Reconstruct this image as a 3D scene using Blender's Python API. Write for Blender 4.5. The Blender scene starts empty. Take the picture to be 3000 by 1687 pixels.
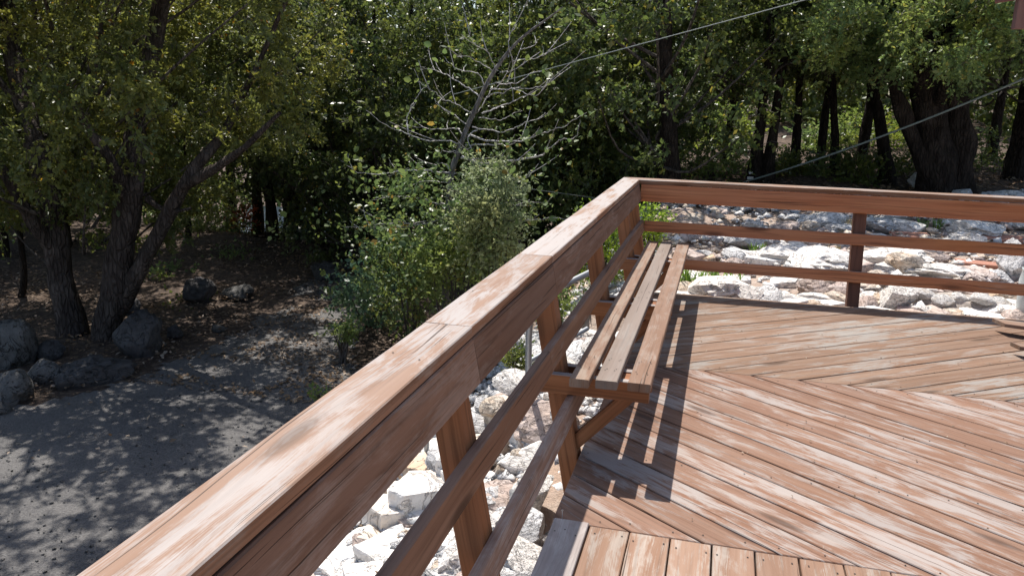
import bpy, math, random
import numpy as np
from mathutils import Vector, Matrix, noise as mn

random.seed(7)
rng = np.random.default_rng(11)
scene = bpy.context.scene
col = scene.collection
R_ = math.radians

# ------------------------------------------------------------------ camera (solved from the vanishing points)
F_PX = 2289.64
CAM = np.array([0.0, 0.0, 1.56])
RM = np.array([[0.96555301, 0.07583576, -0.24891028],
               [0.25974352, -0.22386981, 0.9393698],
               [0.01551433, -0.97166416, -0.23585601]])
# forward = third column, right = first column, down = second column
def ray(px, py):
    return RM @ np.array([px - 1500.0, py - 843.5, F_PX])
def at_y(px, py, Y):
    d = ray(px, py); return CAM + d * (Y / d[1])
def at_z(px, py, z):
    d = ray(px, py); return CAM + d * ((z - CAM[2]) / d[2])

cam_d = bpy.data.cameras.new('camera'); cam = bpy.data.objects.new('camera', cam_d); col.objects.link(cam)
cam_d.sensor_fit = 'HORIZONTAL'; cam_d.sensor_width = 36; cam_d.lens = F_PX / 3000 * 36
cam_d.clip_start = 0.05; cam_d.clip_end = 1000
m = Matrix.Identity(4)
for i in range(3):
    m[i][0] = RM[i][0]; m[i][1] = -RM[i][1]; m[i][2] = -RM[i][2]; m[i][3] = CAM[i]
cam.matrix_world = m
scene.camera = cam

# ------------------------------------------------------------------ light
SUN = Vector((-0.278, 0.42, 1.0)).normalized()          # towards the sun
w = bpy.data.worlds.new('World'); scene.world = w; w.use_nodes = True
nt = w.node_tree; bg = nt.nodes['Background']
sky = nt.nodes.new('ShaderNodeTexSky'); sky.sky_type = 'NISHITA'; sky.sun_disc = False
elev = math.asin(SUN.z); az = math.atan2(SUN.x, SUN.y)
sky.ozone_density = .35; sky.dust_density = 1.6; sky.sun_elevation = elev; sky.sun_rotation = az
nt.links.new(sky.outputs[0], bg.inputs[0]); bg.inputs[1].default_value = 0.12
sd = bpy.data.lights.new('sun', 'SUN'); sd.energy = 5.0; sd.angle = R_(0.53); sd.color = (1, .955, .89)
so = bpy.data.objects.new('sun', sd); col.objects.link(so)
so.rotation_euler = (-SUN).to_track_quat('-Z', 'Y').to_euler()
vs = scene.view_settings; vs.view_transform = 'Standard'; vs.look = 'None'; vs.gamma = 1.0
vs.exposure = 0.42; vs.use_curve_mapping = False
scene.cycles.max_bounces = 6; scene.cycles.diffuse_bounces = 3; scene.cycles.glossy_bounces = 2
scene.cycles.transmission_bounces = 4; scene.cycles.transparent_max_bounces = 4
scene.cycles.use_denoising = True
scene.cycles.sample_clamp_indirect = 6

# ------------------------------------------------------------------ mesh helpers
def link(o, parent=None):
    col.objects.link(o)
    if parent is not None: o.parent = parent
    return o

def tag(o, label=None, cat=None, group=None, kind=None):
    if label: o['label'] = label
    if cat: o['category'] = cat
    if group: o['group'] = group
    if kind: o['kind'] = kind
    return o

def empty(name, loc, label, cat, group=None):
    o = bpy.data.objects.new(name, None); o.location = loc; o.empty_display_size = .1
    link(o); return tag(o, label, cat, group)

class MB:
    """collects polygons with uv, a random value per face and a material index"""
    def __init__(s): s.v = []; s.f = []; s.uv = []; s.r = []; s.mi = []
    def face(s, idx, uv=None, r=0.0, mi=0):
        s.f.append(idx); s.uv.extend(uv if uv else [(0, 0)] * len(idx)); s.r.append(r); s.mi.append(mi)
    def build(s, name, mats, parent=None, smooth=False, origin=None):
        me = bpy.data.meshes.new(name)
        me.from_pydata(s.v, [], s.f)
        ul = me.uv_layers.new(name='UVMap')
        ul.data.foreach_set('uv', np.array(s.uv, dtype=np.float32).ravel())
        a = me.attributes.new('rnd', 'FLOAT', 'FACE'); a.data.foreach_set('value', np.array(s.r, dtype=np.float32))
        if not isinstance(mats, (list, tuple)): mats = [mats]
        for mm in mats: me.materials.append(mm)
        me.polygons.foreach_set('material_index', np.array(s.mi, dtype=np.int32))
        me.polygons.foreach_set('use_smooth', np.full(len(s.f), smooth))
        if origin is not None: me.transform(Matrix.Translation(-Vector(origin)))
        me.update()
        o = bpy.data.objects.new(name, me)
        if origin is not None: o.location = origin
        return link(o, parent)

def np_mesh(name, V, Fq, mat, nper=4):
    """fast mesh from numpy: V (n,3), Fq (k,nper)"""
    me = bpy.data.meshes.new(name)
    me.vertices.add(len(V)); me.vertices.foreach_set('co', V.astype(np.float32).ravel())
    k = len(Fq)
    me.loops.add(k * nper); me.polygons.add(k)
    me.loops.foreach_set('vertex_index', Fq.astype(np.int32).ravel())
    me.polygons.foreach_set('loop_start', np.arange(0, k * nper, nper, dtype=np.int32))
    me.polygons.foreach_set('loop_total', np.full(k, nper, dtype=np.int32))
    me.update(calc_edges=True); me.validate()
    if mat: me.materials.append(mat)
    return me

def plank(mb, p0, p1, wdir, W, T, ch=.004, seg=.25, jit=.0012, c0=None, c1=None, r=None, mi=0, side=None):
    """a board: centre line p0-p1, width direction wdir, chamfered arrises, slight waviness; c0/c1 = cutting plane normals"""
    p0 = np.array(p0, float); p1 = np.array(p1, float)
    ax = p1 - p0; L = np.linalg.norm(ax); ax /= L
    wd = np.array(wdir, float); wd -= wd @ ax * ax; wd /= np.linalg.norm(wd)
    td = np.cross(ax, wd)
    a, b = W / 2, T / 2
    sec = [(-a + ch, -b), (a - ch, -b), (a, -b + ch), (a, b - ch), (a - ch, b), (-a + ch, b), (-a, b - ch), (-a, -b + ch)]
    n = max(1, int(L / seg))
    u0 = random.uniform(0, 90); v0 = random.uniform(0, 90)
    r = random.random() if r is None else r
    per = [0]
    for i in range(8):
        q = sec[(i + 1) % 8]; per.append(per[-1] + math.hypot(q[0] - sec[i][0], q[1] - sec[i][1]))
    base = len(mb.v); us = []
    ph = random.uniform(0, 100)
    for k in range(n + 1):
        for i, (x, y) in enumerate(sec):
            off = wd * x + td * y
            s0 = 0.0; s1 = L
            if c0 is not None: s0 = -(off @ np.array(c0)) / (ax @ np.array(c0))
            if c1 is not None: s1 = L - (off @ np.array(c1)) / (ax @ np.array(c1))
            s = s0 + (s1 - s0) * k / n
            p = p0 + ax * s + off
            if jit:
                nv = mn.noise_vector(Vector((s * 2.3 + ph, x * 14 + ph, y * 14)))
                p = p + (wd * nv[0] + td * nv[1]) * jit
            mb.v.append(tuple(p)); us.append(s)
    for k in range(n):
        for i in range(8):
            j = (i + 1) % 8
            i0 = base + k * 8 + i; i1 = base + k * 8 + j; i2 = i1 + 8; i3 = i0 + 8
            uv = [(us[k * 8 + i] + u0, per[i] + v0), (us[k * 8 + j] + u0, per[i + 1] + v0),
                  (us[k * 8 + 8 + j] + u0, per[i + 1] + v0), (us[k * 8 + 8 + i] + u0, per[i] + v0)]
            mb.face((i0, i1, i2, i3), uv, r, side[1] if side is not None and i in side[0] else mi)
    for k, rev in ((0, True), (n, False)):
        idx = [base + k * 8 + i for i in range(8)]
        uv = [(u0 + sec[i][1], v0 + sec[i][0] + 5) for i in range(8)]
        if rev: idx = idx[::-1]; uv = uv[::-1]
        mb.face(tuple(idx), uv, r, mi)

def clip_poly(poly, nrm, d):
    """keep n.x <= d"""
    out = []
    for i in range(len(poly)):
        a = poly[i]; b = poly[(i + 1) % len(poly)]
        da = nrm[0] * a[0] + nrm[1] * a[1] - d; db = nrm[0] * b[0] + nrm[1] * b[1] - d
        if da <= 0: out.append(a)
        if (da < 0 < db) or (db < 0 < da):
            t = da / (da - db); out.append((a[0] + (b[0] - a[0]) * t, a[1] + (b[1] - a[1]) * t))
    return out

def tube(mb_v, mb_f, pts, rad, ns=8, rough=.0, seed=0, cap=True):
    """tube along points (numpy) appended to lists of verts / quads"""
    pts = [np.array(p, float) for p in pts]
    n = len(pts); base = len(mb_v)
    up = np.array([0.31, 0.52, 0.8]); prev = None
    for k in range(n):
        t = pts[min(k + 1, n - 1)] - pts[max(k - 1, 0)]; t = t / (np.linalg.norm(t) + 1e-9)
        if prev is None:
            a = np.cross(t, up)
            if np.linalg.norm(a) < .1: a = np.cross(t, np.array([1.0, 0, 0]))
        else: a = prev - prev @ t * t
        a = a / np.linalg.norm(a); prev = a; b = np.cross(t, a)
        for i in range(ns):
            th = 2 * math.pi * i / ns
            rr = rad[k]
            if rough:
                q = pts[k] * 3.0
                rr *= 1 + rough * mn.noise(Vector((q[0] + math.cos(th) * 1.4 + seed, q[1] + math.sin(th) * 1.4, q[2] * .8)))
            mb_v.append(tuple(pts[k] + (a * math.cos(th) + b * math.sin(th)) * rr))
    for k in range(n - 1):
        for i in range(ns):
            j = (i + 1) % ns
            mb_f.append((base + k * ns + i, base + k * ns + j, base + (k + 1) * ns + j, base + (k + 1) * ns + i))

def smooth_path(ctrl, n):
    """Catmull-Rom through control points"""
    P = [np.array(c, float) for c in ctrl]
    P = [2 * P[0] - P[1]] + P + [2 * P[-1] - P[-2]]
    out = []
    segs = len(P) - 3
    for s in range(segs):
        p0, p1, p2, p3 = P[s:s + 4]
        m_ = max(2, n // segs)
        for k in range(m_ + (1 if s == segs - 1 else 0)):
            t = k / m_
            out.append(.5 * ((2 * p1) + (-p0 + p2) * t + (2 * p0 - 5 * p1 + 4 * p2 - p3) * t * t + (-p0 + 3 * p1 - 3 * p2 + p3) * t ** 3))
    return out

def tube_obj(name, paths, mat, parent=None, ns=8, rough=0.0, smooth=True, origin=None):
    v = []; f = []
    for i, (pts, rad) in enumerate(paths): tube(v, f, pts, rad, ns if len(pts) else 6, rough, i * 7.3)
    V = np.array(v)
    if origin is not None: V = V - np.array(origin)
    me = np_mesh(name, V, np.array(f), mat)
    me.polygons.foreach_set('use_smooth', np.full(len(me.polygons), smooth))
    o = bpy.data.objects.new(name, me)
    if origin is not None and parent is None: o.location = origin
    return link(o, parent)

# ------------------------------------------------------------------ materials
class NT:
    def __init__(s, name):
        s.m = bpy.data.materials.new(name); s.m.use_nodes = True; s.t = s.m.node_tree; s.n = s.t.nodes
        s.b = s.n['Principled BSDF']; s.out = s.n['Material Output']
    def new(s, typ, **kw):
        x = s.n.new(typ)
        for k, v in kw.items(): setattr(x, k, v)
        return x
    def l(s, a, b): s.t.links.new(a, b)
    def val(s, x, sock):
        if isinstance(x, (int, float)): sock.default_value = x
        elif isinstance(x, tuple): sock.default_value = (*x, 1) if len(x) == 3 and len(sock.default_value) == 4 else x
        else: s.l(x, sock)
    def math(s, op, a, b=0.0, clamp=False):
        x = s.new('ShaderNodeMath', operation=op, use_clamp=clamp); s.val(a, x.inputs[0]); s.val(b, x.inputs[1]); return x.outputs[0]
    def mix(s, f, a, b, blend='MIX'):
        x = s.new('ShaderNodeMix', data_type='RGBA', blend_type=blend); s.val(f, x.inputs[0]); s.val(a, x.inputs[6]); s.val(b, x.inputs[7]); return x.outputs[2]
    def ramp(s, f, a, b):
        x = s.new('ShaderNodeMapRange'); x.interpolation_type = 'SMOOTHSTEP'; s.val(f, x.inputs[0]); x.inputs[1].default_value = a; x.inputs[2].default_value = b; return x.outputs[0]
    def mapping(s, vec, sc, loc=(0, 0, 0)):
        x = s.new('ShaderNodeMapping'); s.l(vec, x.inputs[0]); x.inputs['Scale'].default_value = sc; x.inputs['Location'].default_value = loc; return x.outputs[0]
    def noise(s, vec, scale, detail=4, rough=.55, dist=0.0):
        x = s.new('ShaderNodeTexNoise'); s.l(vec, x.inputs['Vector']); x.inputs['Scale'].default_value = scale
        x.inputs['Detail'].default_value = detail; x.inputs['Roughness'].default_value = rough; x.inputs['Distortion'].default_value = dist; return x.outputs[0]
    def voro(s, vec, scale, feature='F1', out=0):
        x = s.new('ShaderNodeTexVoronoi', feature=feature); s.l(vec, x.inputs['Vector']); x.inputs['Scale'].default_value = scale; return x.outputs[out]
    def bump(s, h, strength, dist=.002):
        x = s.new('ShaderNodeBump'); s.l(h, x.inputs['Height']); x.inputs['Strength'].default_value = strength; x.inputs['Distance'].default_value = dist
        s.l(x.outputs[0], s.b.inputs['Normal']); return x
    def color(s, c): s.val(c, s.b.inputs['Base Color'])

def wood(name, stain, stain2, bare, bare_lo=.50, bare_hi=.62, rough=.75, hue=.25, knots=.5, line=.45, grey=None, spec=.25, crack=.68):
    """weathered stained timber: grain runs along u (metres), stain worn to bare wood in long patches"""
    t = NT(name)
    uv = t.new('ShaderNodeUVMap').outputs[0]
    rnd = t.new('ShaderNodeAttribute', attribute_name='rnd').outputs['Fac']
    warp = t.noise(t.mapping(uv, (1.1, 5, 1)), 1.0, 2)
    sep = t.new('ShaderNodeSeparateXYZ'); t.l(uv, sep.inputs[0])
    kn = t.new('ShaderNodeTexVoronoi', feature='F1'); t.l(t.mapping(uv, (1.35, 6.2, 1)), kn.inputs['Vector']); kn.inputs['Scale'].default_value = 1.0
    kd = kn.outputs[0]
    kmask = t.ramp(kd, .19, .06)
    # grain coordinate bends round knots and wanders
    v2 = t.math('ADD', sep.outputs[1], t.math('MULTIPLY', warp, .035))
    v2 = t.math('ADD', v2, t.math('MULTIPLY', t.ramp(kd, .5, .0), .018))
    cmb = t.new('ShaderNodeCombineXYZ'); t.l(sep.outputs[0], cmb.inputs[0]); t.l(v2, cmb.inputs[1])
    g = cmb.outputs[0]
    fine = t.noise(t.mapping(g, (3.0, 260, 1)), 1.0, 3, .6)
    mid = t.noise(t.mapping(g, (1.2, 60, 1)), 1.0, 4, .6)
    wide = t.noise(t.mapping(g, (.7, 14, 1)), 1.0, 3, .55)
    patch = t.noise(t.mapping(g, (3.4, 13, 1)), 1.0, 6, .68, .5)
    big = t.noise(t.mapping(uv, (.9, 2.2, 1), (7, 3, 0)), 1.0, 3, .5)
    c = t.mix(t.ramp(wide, .35, .68), stain, stain2)
    c = t.mix(t.math('MULTIPLY', t.ramp(mid, .45, .7), line), c, tuple(x * .55 for x in stain))
    bm_ = t.math('ADD', t.math('ADD', t.math('MULTIPLY', patch, .44), t.math('MULTIPLY', mid, .20)), t.math('ADD', t.math('MULTIPLY', fine, .18), t.math('MULTIPLY', big, .22)))
    bm_ = t.math('ADD', bm_, t.math('MULTIPLY', t.math('SUBTRACT', rnd, .5), .05))
    bmask = t.ramp(bm_, bare_lo, bare_hi)
    bc = t.mix(t.ramp(mid, .35, .75), bare, tuple(x * .72 for x in bare))
    if grey: bc = t.mix(t.ramp(big, .42, .6), bc, grey)
    c = t.mix(bmask, c, bc)
    c = t.mix(t.math('MULTIPLY', kmask, knots), c, tuple(x * .35 for x in stain))
    ring = t.math('SINE', t.math('MULTIPLY', kd, 120))
    c = t.mix(t.math('MULTIPLY', t.math('MULTIPLY', t.ramp(kd, .22, .08), .3), t.ramp(ring, -.2, .9)), c, tuple(x * .5 for x in stain))
    crack_n = t.noise(t.mapping(g, (.8, 95, 1), (3, 11, 0)), 1.0, 2, .5)
    cm = t.math('MULTIPLY', t.ramp(crack_n, crack, crack + .035), .8)
    c = t.mix(cm, c, tuple(x * .18 for x in stain))
    b_ = t.math('ADD', .86, t.math('MULTIPLY', rnd, hue))
    hs = t.new('ShaderNodeHueSaturation'); t.l(c, hs.inputs['Color']); t.l(b_, hs.inputs['Value'])
    hs.inputs['Hue'].default_value = .5
    t.l(t.math('ADD', .85, t.math('MULTIPLY', big, .3)), hs.inputs['Saturation'])
    t.color(hs.outputs[0])
    t.b.inputs['Roughness'].default_value = rough
    t.b.inputs['Specular IOR Level'].default_value = spec
    h = t.math('ADD', t.math('MULTIPLY', fine, .5), t.math('ADD', mid, t.math('MULTIPLY', cm, -2.0)))
    t.bump(h, .55, .0016)
    return t.m

M = {}
M['deck'] = wood('worn red decking stain', (.225, .12, .077), (.28, .166, .114), (.385, .315, .275), .495, .575, .8, .17, grey=(.35, .30, .272), line=.6, crack=.665, knots=.75)
M['deck_far'] = wood('worn brown decking stain', (.21, .122, .078), (.255, .165, .113), (.305, .245, .205), .505, .595, .8, .19, grey=(.28, .25, .222), line=.6, crack=.665, knots=.75)
M['deck_near'] = wood('worn orange decking stain', (.26, .15, .098), (.31, .195, .135), (.40, .325, .27), .50, .58, .75, .2, knots=.3)
M['grey_board'] = wood('silvered bare board', (.33, .28, .26), (.38, .325, .30), (.50, .45, .42), .48, .60, .85, .1, line=.6)
M['cap'] = wood('sun worn cap rail', (.275, .158, .100), (.325, .208, .145), (.42, .35, .31), .475, .565, .6, .12, knots=.6, line=.4, grey=(.405, .36, .335), spec=.35, crack=.665)
M['rail'] = wood('brown stained rail', (.25, .122, .068), (.315, .168, .10), (.36, .25, .185), .51, .61, .7, .3, spec=.12, line=.65, knots=.9, crack=.655)
M['fascia'] = wood('dark brown stained board', (.18, .095, .060), (.24, .135, .09), (.31, .21, .16), .52, .63, .7, .2, spec=.15, line=.75, knots=.9, crack=.65)
M['rail_far'] = wood('red brown stained rail', (.47, .165, .068), (.56, .235, .105), (.56, .32, .20), .57, .68, .6, .22, knots=1.0, spec=.3, line=.8, crack=.63)
M['rail_old'] = wood('bleached brown rail', (.235, .14, .098), (.295, .185, .135), (.40, .325, .285), .50, .62, .8, .2, line=.65, spec=.15, crack=.66)
M['post'] = wood('orange brown post', (.28, .11, .046), (.35, .15, .068), (.38, .21, .12), .60, .70, .65, .15, line=.8)
M['post_dark'] = wood('dark red post', (.13, .055, .035), (.18, .08, .05), (.22, .12, .08), .62, .72, .65, .15)
M['slat'] = wood('tan bench slat', (.225, .132, .088), (.27, .172, .122), (.34, .26, .205), .51, .63, .7, .1, line=.55, crack=.665)
M['slat_grey'] = wood('grey bench slat', (.25, .192, .158), (.285, .225, .19), (.335, .285, .25), .50, .62, .7, .05, knots=.15, line=.35)
M['slat_light'] = wood('light brown bench slat', (.245, .143, .094), (.29, .186, .132), (.37, .28, .225), .49, .60, .7, .05, line=.6, crack=.665)

def simple(name, c, rough=.6, metal=0.0, spec=.4, var=.25, sc=30):
    t = NT(name)
    co = t.new('ShaderNodeTexCoord').outputs['Object']
    n = t.noise(co, sc, 4)
    t.color(t.mix(n, tuple(x * (1 - var) for x in c), tuple(min(1, x * (1 + var)) for x in c)))
    t.b.inputs['Roughness'].default_value = rough; t.b.inputs['Metallic'].default_value = metal
    t.b.inputs['Specular IOR Level'].default_value = spec
    t.bump(n, .2, .003)
    return t.m
M['nail'] = simple('dark nail head', (.03, .025, .022), .5, .3)
M['steel'] = simple('galvanised steel pipe', (.36, .38, .40), .45, .7, var=.15)
M['bright_steel'] = simple('bright nail', (.75, .75, .75), .3, .8, var=.05)
M['cable'] = simple('grey cable sheath', (.24, .28, .265), .5, 0, var=.1)
M['cable_dark'] = simple('thin dark cable', (.10, .12, .11), .6, 0, var=.1)
M['terracotta'] = simple('terracotta paver', (.40, .20, .145), .85, 0, .2, .2, 25)
M['tag_white'] = simple('weathered white tag', (.62, .58, .56), .6, 0, .3, .2, 60)
M['stucco'] = simple('pale painted wall', (.72, .76, .78), .8, 0, .2, .06, 6)
M['brick_red'] = simple('red brick pillar', (.42, .13, .07), .85, 0, .2, .3, 14)
M['roof'] = simple('dull red roof', (.25, .10, .07), .8, 0, .2, .2, 8)
M['pot'] = simple('pale glazed pot', (.52, .57, .58), .35, 0, .5, .12, 10)
M['eave'] = wood('faded red eave board', (.20, .10, .085), (.26, .15, .125), (.34, .25, .22), .54, .66, .75, .2)

def rock_mat(name, c1, c2, dark, pit=.5, tan=None):
    t = NT(name)
    co = t.new('ShaderNodeTexCoord').outputs['Object']
    oi = t.new('ShaderNodeObjectInfo').outputs['Random']
    off = t.new('ShaderNodeVectorMath', operation='ADD'); t.l(co, off.inputs[0])
    cx = t.new('ShaderNodeCombineXYZ'); t.l(t.math('MULTIPLY', oi, 50), cx.inputs[0]); t.l(t.math('MULTIPLY', oi, 31), cx.inputs[2]); t.l(cx.outputs[0], off.inputs[1])
    p = off.outputs[0]
    a = t.noise(p, 3.0, 6, .6); b = t.noise(p, 14, 6, .7); d = t.noise(p, 5.5, 5, .65, .8)
    c = t.mix(t.ramp(a, .38, .62), c1, c2)
    if tan: c = t.mix(t.ramp(t.noise(p, 2.0, 3), .50, .66), c, tan)
    c = t.mix(t.math('MULTIPLY', t.ramp(b, .57, .70), pit), c, dark)
    c = t.mix(t.math('MULTIPLY', t.ramp(d, .60, .72), pit), c, tuple(x * 1.5 for x in dark))
    rg = t.math('ABSOLUTE', t.math('SUBTRACT', t.noise(p, 3.4, 5, .6, 1.2), .5))
    cr = t.ramp(rg, .022, .0)
    c = t.mix(t.math('MULTIPLY', cr, pit * .8), c, dark)
    t.color(c); t.b.inputs['Roughness'].default_value = .9; t.b.inputs['Specular IOR Level'].default_value = .2
    h = t.math('ADD', t.math('MULTIPLY', b, 1.0), t.math('ADD', t.math('MULTIPLY', d, .8), t.math('MULTIPLY', cr, -.7)))
    t.bump(h, .9, .02)
    return t.m
M['rock_white'] = rock_mat('white limestone', (.87, .83, .78), (.79, .74, .69), (.30, .27, .26), .6)
M['rock_grey'] = rock_mat('grey limestone', (.72, .705, .70), (.60, .585, .575), (.20, .19, .19), .7)
M['rock_tan'] = rock_mat('tan limestone', (.70, .62, .53), (.62, .50, .39), (.24, .18, .14), .6, (.60, .44, .31))
M['rock_pink'] = rock_mat('pinkish limestone', (.58, .49, .45), (.52, .41, .36), (.19, .14, .12), .6, (.55, .44, .38))
M['slab'] = rock_mat('pale flagstone', (.82, .80, .78), (.76, .73, .695), (.42, .37, .33), .45, (.76, .68, .60))
M['boulder'] = rock_mat('dark mossy boulder', (.105, .10, .10), (.07, .066, .066), (.03, .03, .03), .5)
M['boulder_pale'] = rock_mat('pale pitted boulder', (.17, .163, .155), (.12, .116, .11), (.022, .021, .02), .95)
M['mortar'] = rock_mat('pale mortar', (.56, .50, .45), (.50, .44, .385), (.33, .28, .24), .4)

# ground: leaf litter soil on the left and under the trees, pale soil in the rock garden (zone painted where the soils lie)
t = NT('soil and leaf litter')
co = t.new('ShaderNodeTexCoord').outputs['Object']
zone = t.new('ShaderNodeAttribute', attribute_name='zone').outputs['Fac']
n1 = t.noise(co, .9, 5, .6); n2 = t.noise(co, 9, 6, .7); n3 = t.noise(co, 45, 5, .7)
vo = t.new('ShaderNodeTexVoronoi'); t.l(co, vo.inputs['Vector']); vo.inputs['Scale'].default_value = 26
lit = t.mix(t.ramp(n1, .35, .65), (.062, .045, .036), (.105, .080, .066))
lit = t.mix(t.ramp(n2, .45, .7), lit, (.15, .115, .092))
lit = t.mix(t.math('MULTIPLY', t.ramp(vo.outputs['Color'], .62, .8), .7), lit, (.20, .145, .105))
lit = t.mix(t.math('MULTIPLY', t.ramp(n3, .55, .7), .6), lit, (.05, .035, .027))
gar = t.mix(t.ramp(n2, .35, .68), (.42, .32, .26), (.54, .45, .385))
gar = t.mix(t.ramp(n1, .5, .68), gar, (.46, .33, .25))
gar = t.mix(t.math('MULTIPLY', t.ramp(n3, .54, .7), .7), gar, (.27, .205, .165))
zz = t.math('ADD', zone, t.math('MULTIPLY', t.math('SUBTRACT', n2, .5), .8))
t.color(t.mix(t.ramp(zz, .35, .65), lit, gar)); t.b.inputs['Roughness'].default_value = .95; t.b.inputs['Specular IOR Level'].default_value = .1
t.bump(t.math('ADD', n2, n3), .8, .03)
M['ground'] = t.m
t = NT('dark gravelly asphalt')
co = t.new('ShaderNodeTexCoord').outputs['Object']
n1 = t.noise(co, 1.2, 4, .6); n2 = t.noise(co, 60, 3, .7)
vo = t.new('ShaderNodeTexVoronoi'); t.l(co, vo.inputs['Vector']); vo.inputs['Scale'].default_value = 85
c = t.mix(t.ramp(n1, .35, .65), (.088, .084, .083), (.138, .130, .124))
c = t.mix(t.math('MULTIPLY', t.ramp(vo.outputs['Color'], .35, .95), .7), c, (.18, .172, .165))
c = t.mix(t.math('MULTIPLY', t.ramp(n2, .5, .7), .8), c, (.045, .045, .05))
t.color(c); t.b.inputs['Roughness'].default_value = .85; t.b.inputs['Specular IOR Level'].default_value = .25
t.bump(t.math('ADD', vo.outputs[0], n2), .8, .008)
M['asphalt'] = t.m

def leaf_mat(name, c1, c2, c3=None, trans=.45, rough=.38, spec=.5, f3=.06, tcol=1.5):
    """leaves: each leaf its own tint, light comes through, waxy gloss"""
    t = NT(name)
    isl = t.new('ShaderNodeNewGeometry').outputs['Random Per Island']
    c = t.mix(isl, c1, c2)
    if c3:
        w_ = t.math('FRACT', t.math('MULTIPLY', isl, 37.7))
        c = t.mix(t.ramp(w_, 1 - f3 - .01, 1 - f3), c, c3)
    co = t.new('ShaderNodeTexCoord').outputs['Object']
    nz = t.noise(co, .9, 3)
    c = t.mix(t.math('MULTIPLY', t.ramp(nz, .40, .68), .55), c, tuple(x * y for x, y in zip(c2, (1.5, 1.25, .8))))
    t.color(c)
    t.b.inputs['Roughness'].default_value = rough; t.b.inputs['Specular IOR Level'].default_value = spec
    tr = t.new('ShaderNodeBsdfTranslucent')
    hs = t.new('ShaderNodeHueSaturation'); t.l(c, hs.inputs['Color']); hs.inputs['Hue'].default_value = .492; hs.inputs['Saturation'].default_value = 1.1; hs.inputs['Value'].default_value = tcol
    t.l(hs.outputs[0], tr.inputs[0])
    mx = t.new('ShaderNodeMixShader'); mx.inputs[0].default_value = trans
    t.l(t.b.outputs[0], mx.inputs[1]); t.l(tr.outputs[0], mx.inputs[2]); t.l(mx.outputs[0], t.out.inputs[0])
    return t.m
M['leaf_oak'] = leaf_mat('olive oak leaves', (.082, .106, .036), (.175, .20, .062), (.30, .15, .03), .45, f3=.008)
M['leaf_dark'] = leaf_mat('dark evergreen leaves', (.040, .066, .026), (.088, .118, .044), (.17, .16, .05), .40, f3=.03)
M['leaf_mid'] = leaf_mat('mid green leaves', (.058, .096, .034), (.13, .168, .056), (.24, .21, .05), .45, f3=.04)
M['leaf_light'] = leaf_mat('fresh green leaves', (.10, .16, .058), (.18, .245, .09), (.30, .28, .08), .45, f3=.05)
M['leaf_yellow'] = leaf_mat('yellow green leaves', (.095, .145, .035), (.16, .215, .06), (.24, .23, .06), .5, f3=.06)
M['leaf_sap'] = leaf_mat('round sapling leaves', (.075, .13, .05), (.15, .20, .075), (.28, .20, .06), .42, f3=.03)
M['leaf_juniper'] = leaf_mat('silvery green scale leaves', (.21, .265, .15), (.33, .385, .235), None, .42, .5, .3)
M['leaf_blue'] = leaf_mat('blue green glossy leaves', (.045, .095, .068), (.085, .15, .10), (.18, .20, .08), .3, .28, .6, .05)
M['leaf_lime'] = leaf_mat('lime green shrub leaves', (.13, .22, .035), (.21, .30, .06), None, .5)
M['leaf_red'] = leaf_mat('dead red leaves', (.20, .06, .03), (.28, .10, .05), None, .3, .7, .2)
M['blade'] = leaf_mat('iris blades', (.10, .20, .035), (.17, .27, .06), None, .4)
M['dry'] = leaf_mat('dry grass', (.33, .28, .12), (.45, .38, .18), None, .3, .8, .2)
M['litter'] = leaf_mat('fallen leaves', (.11, .075, .052), (.22, .165, .125), (.38, .31, .25), .2, .7, .2, .2, 1.0)

def bark_mat(name, c1, c2, sc=1.0):
    t = NT(name)
    co = t.new('ShaderNodeTexCoord').outputs['Object']
    a = t.noise(t.mapping(co, (14 * sc, 14 * sc, 3.2 * sc)), 1.0, 6, .65, .5); b = t.noise(co, 2.5, 4)
    vz = t.voro(t.mapping(co, (22 * sc, 22 * sc, 6 * sc)), 1.0, 'DISTANCE_TO_EDGE')
    c = t.mix(t.ramp(a, .35, .68), c1, c2)
    c = t.mix(t.math('MULTIPLY', t.ramp(vz, .12, .0), .3), c, tuple(x * .35 for x in c1))
    c = t.mix(t.math('MULTIPLY', t.ramp(b, .52, .68), .5), c, tuple(min(1, x * 1.6) for x in c2))
    t.color(c); t.b.inputs['Roughness'].default_value = .95; t.b.inputs['Specular IOR Level'].default_value = .15
    t.bump(t.math('ADD', a, t.math('MULTIPLY', t.ramp(vz, .0, .2), .8)), 1.0, .03)
    return t.m
M['bark'] = bark_mat('dark brown bark', (.022, .016, .013), (.052, .040, .033))
M['bark_oak'] = bark_mat('grey brown oak bark', (.060, .046, .040), (.115, .092, .080))
M['bark_grey'] = bark_mat('pale grey smooth bark', (.46, .44, .42), (.58, .55, .52), .5)
M['bark_sap'] = bark_mat('grey sapling bark', (.16, .15, .145), (.24, .225, .21), .7)
M['twig'] = bark_mat('grey twigs', (.075, .062, .055), (.15, .13, .115), .6)

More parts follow.
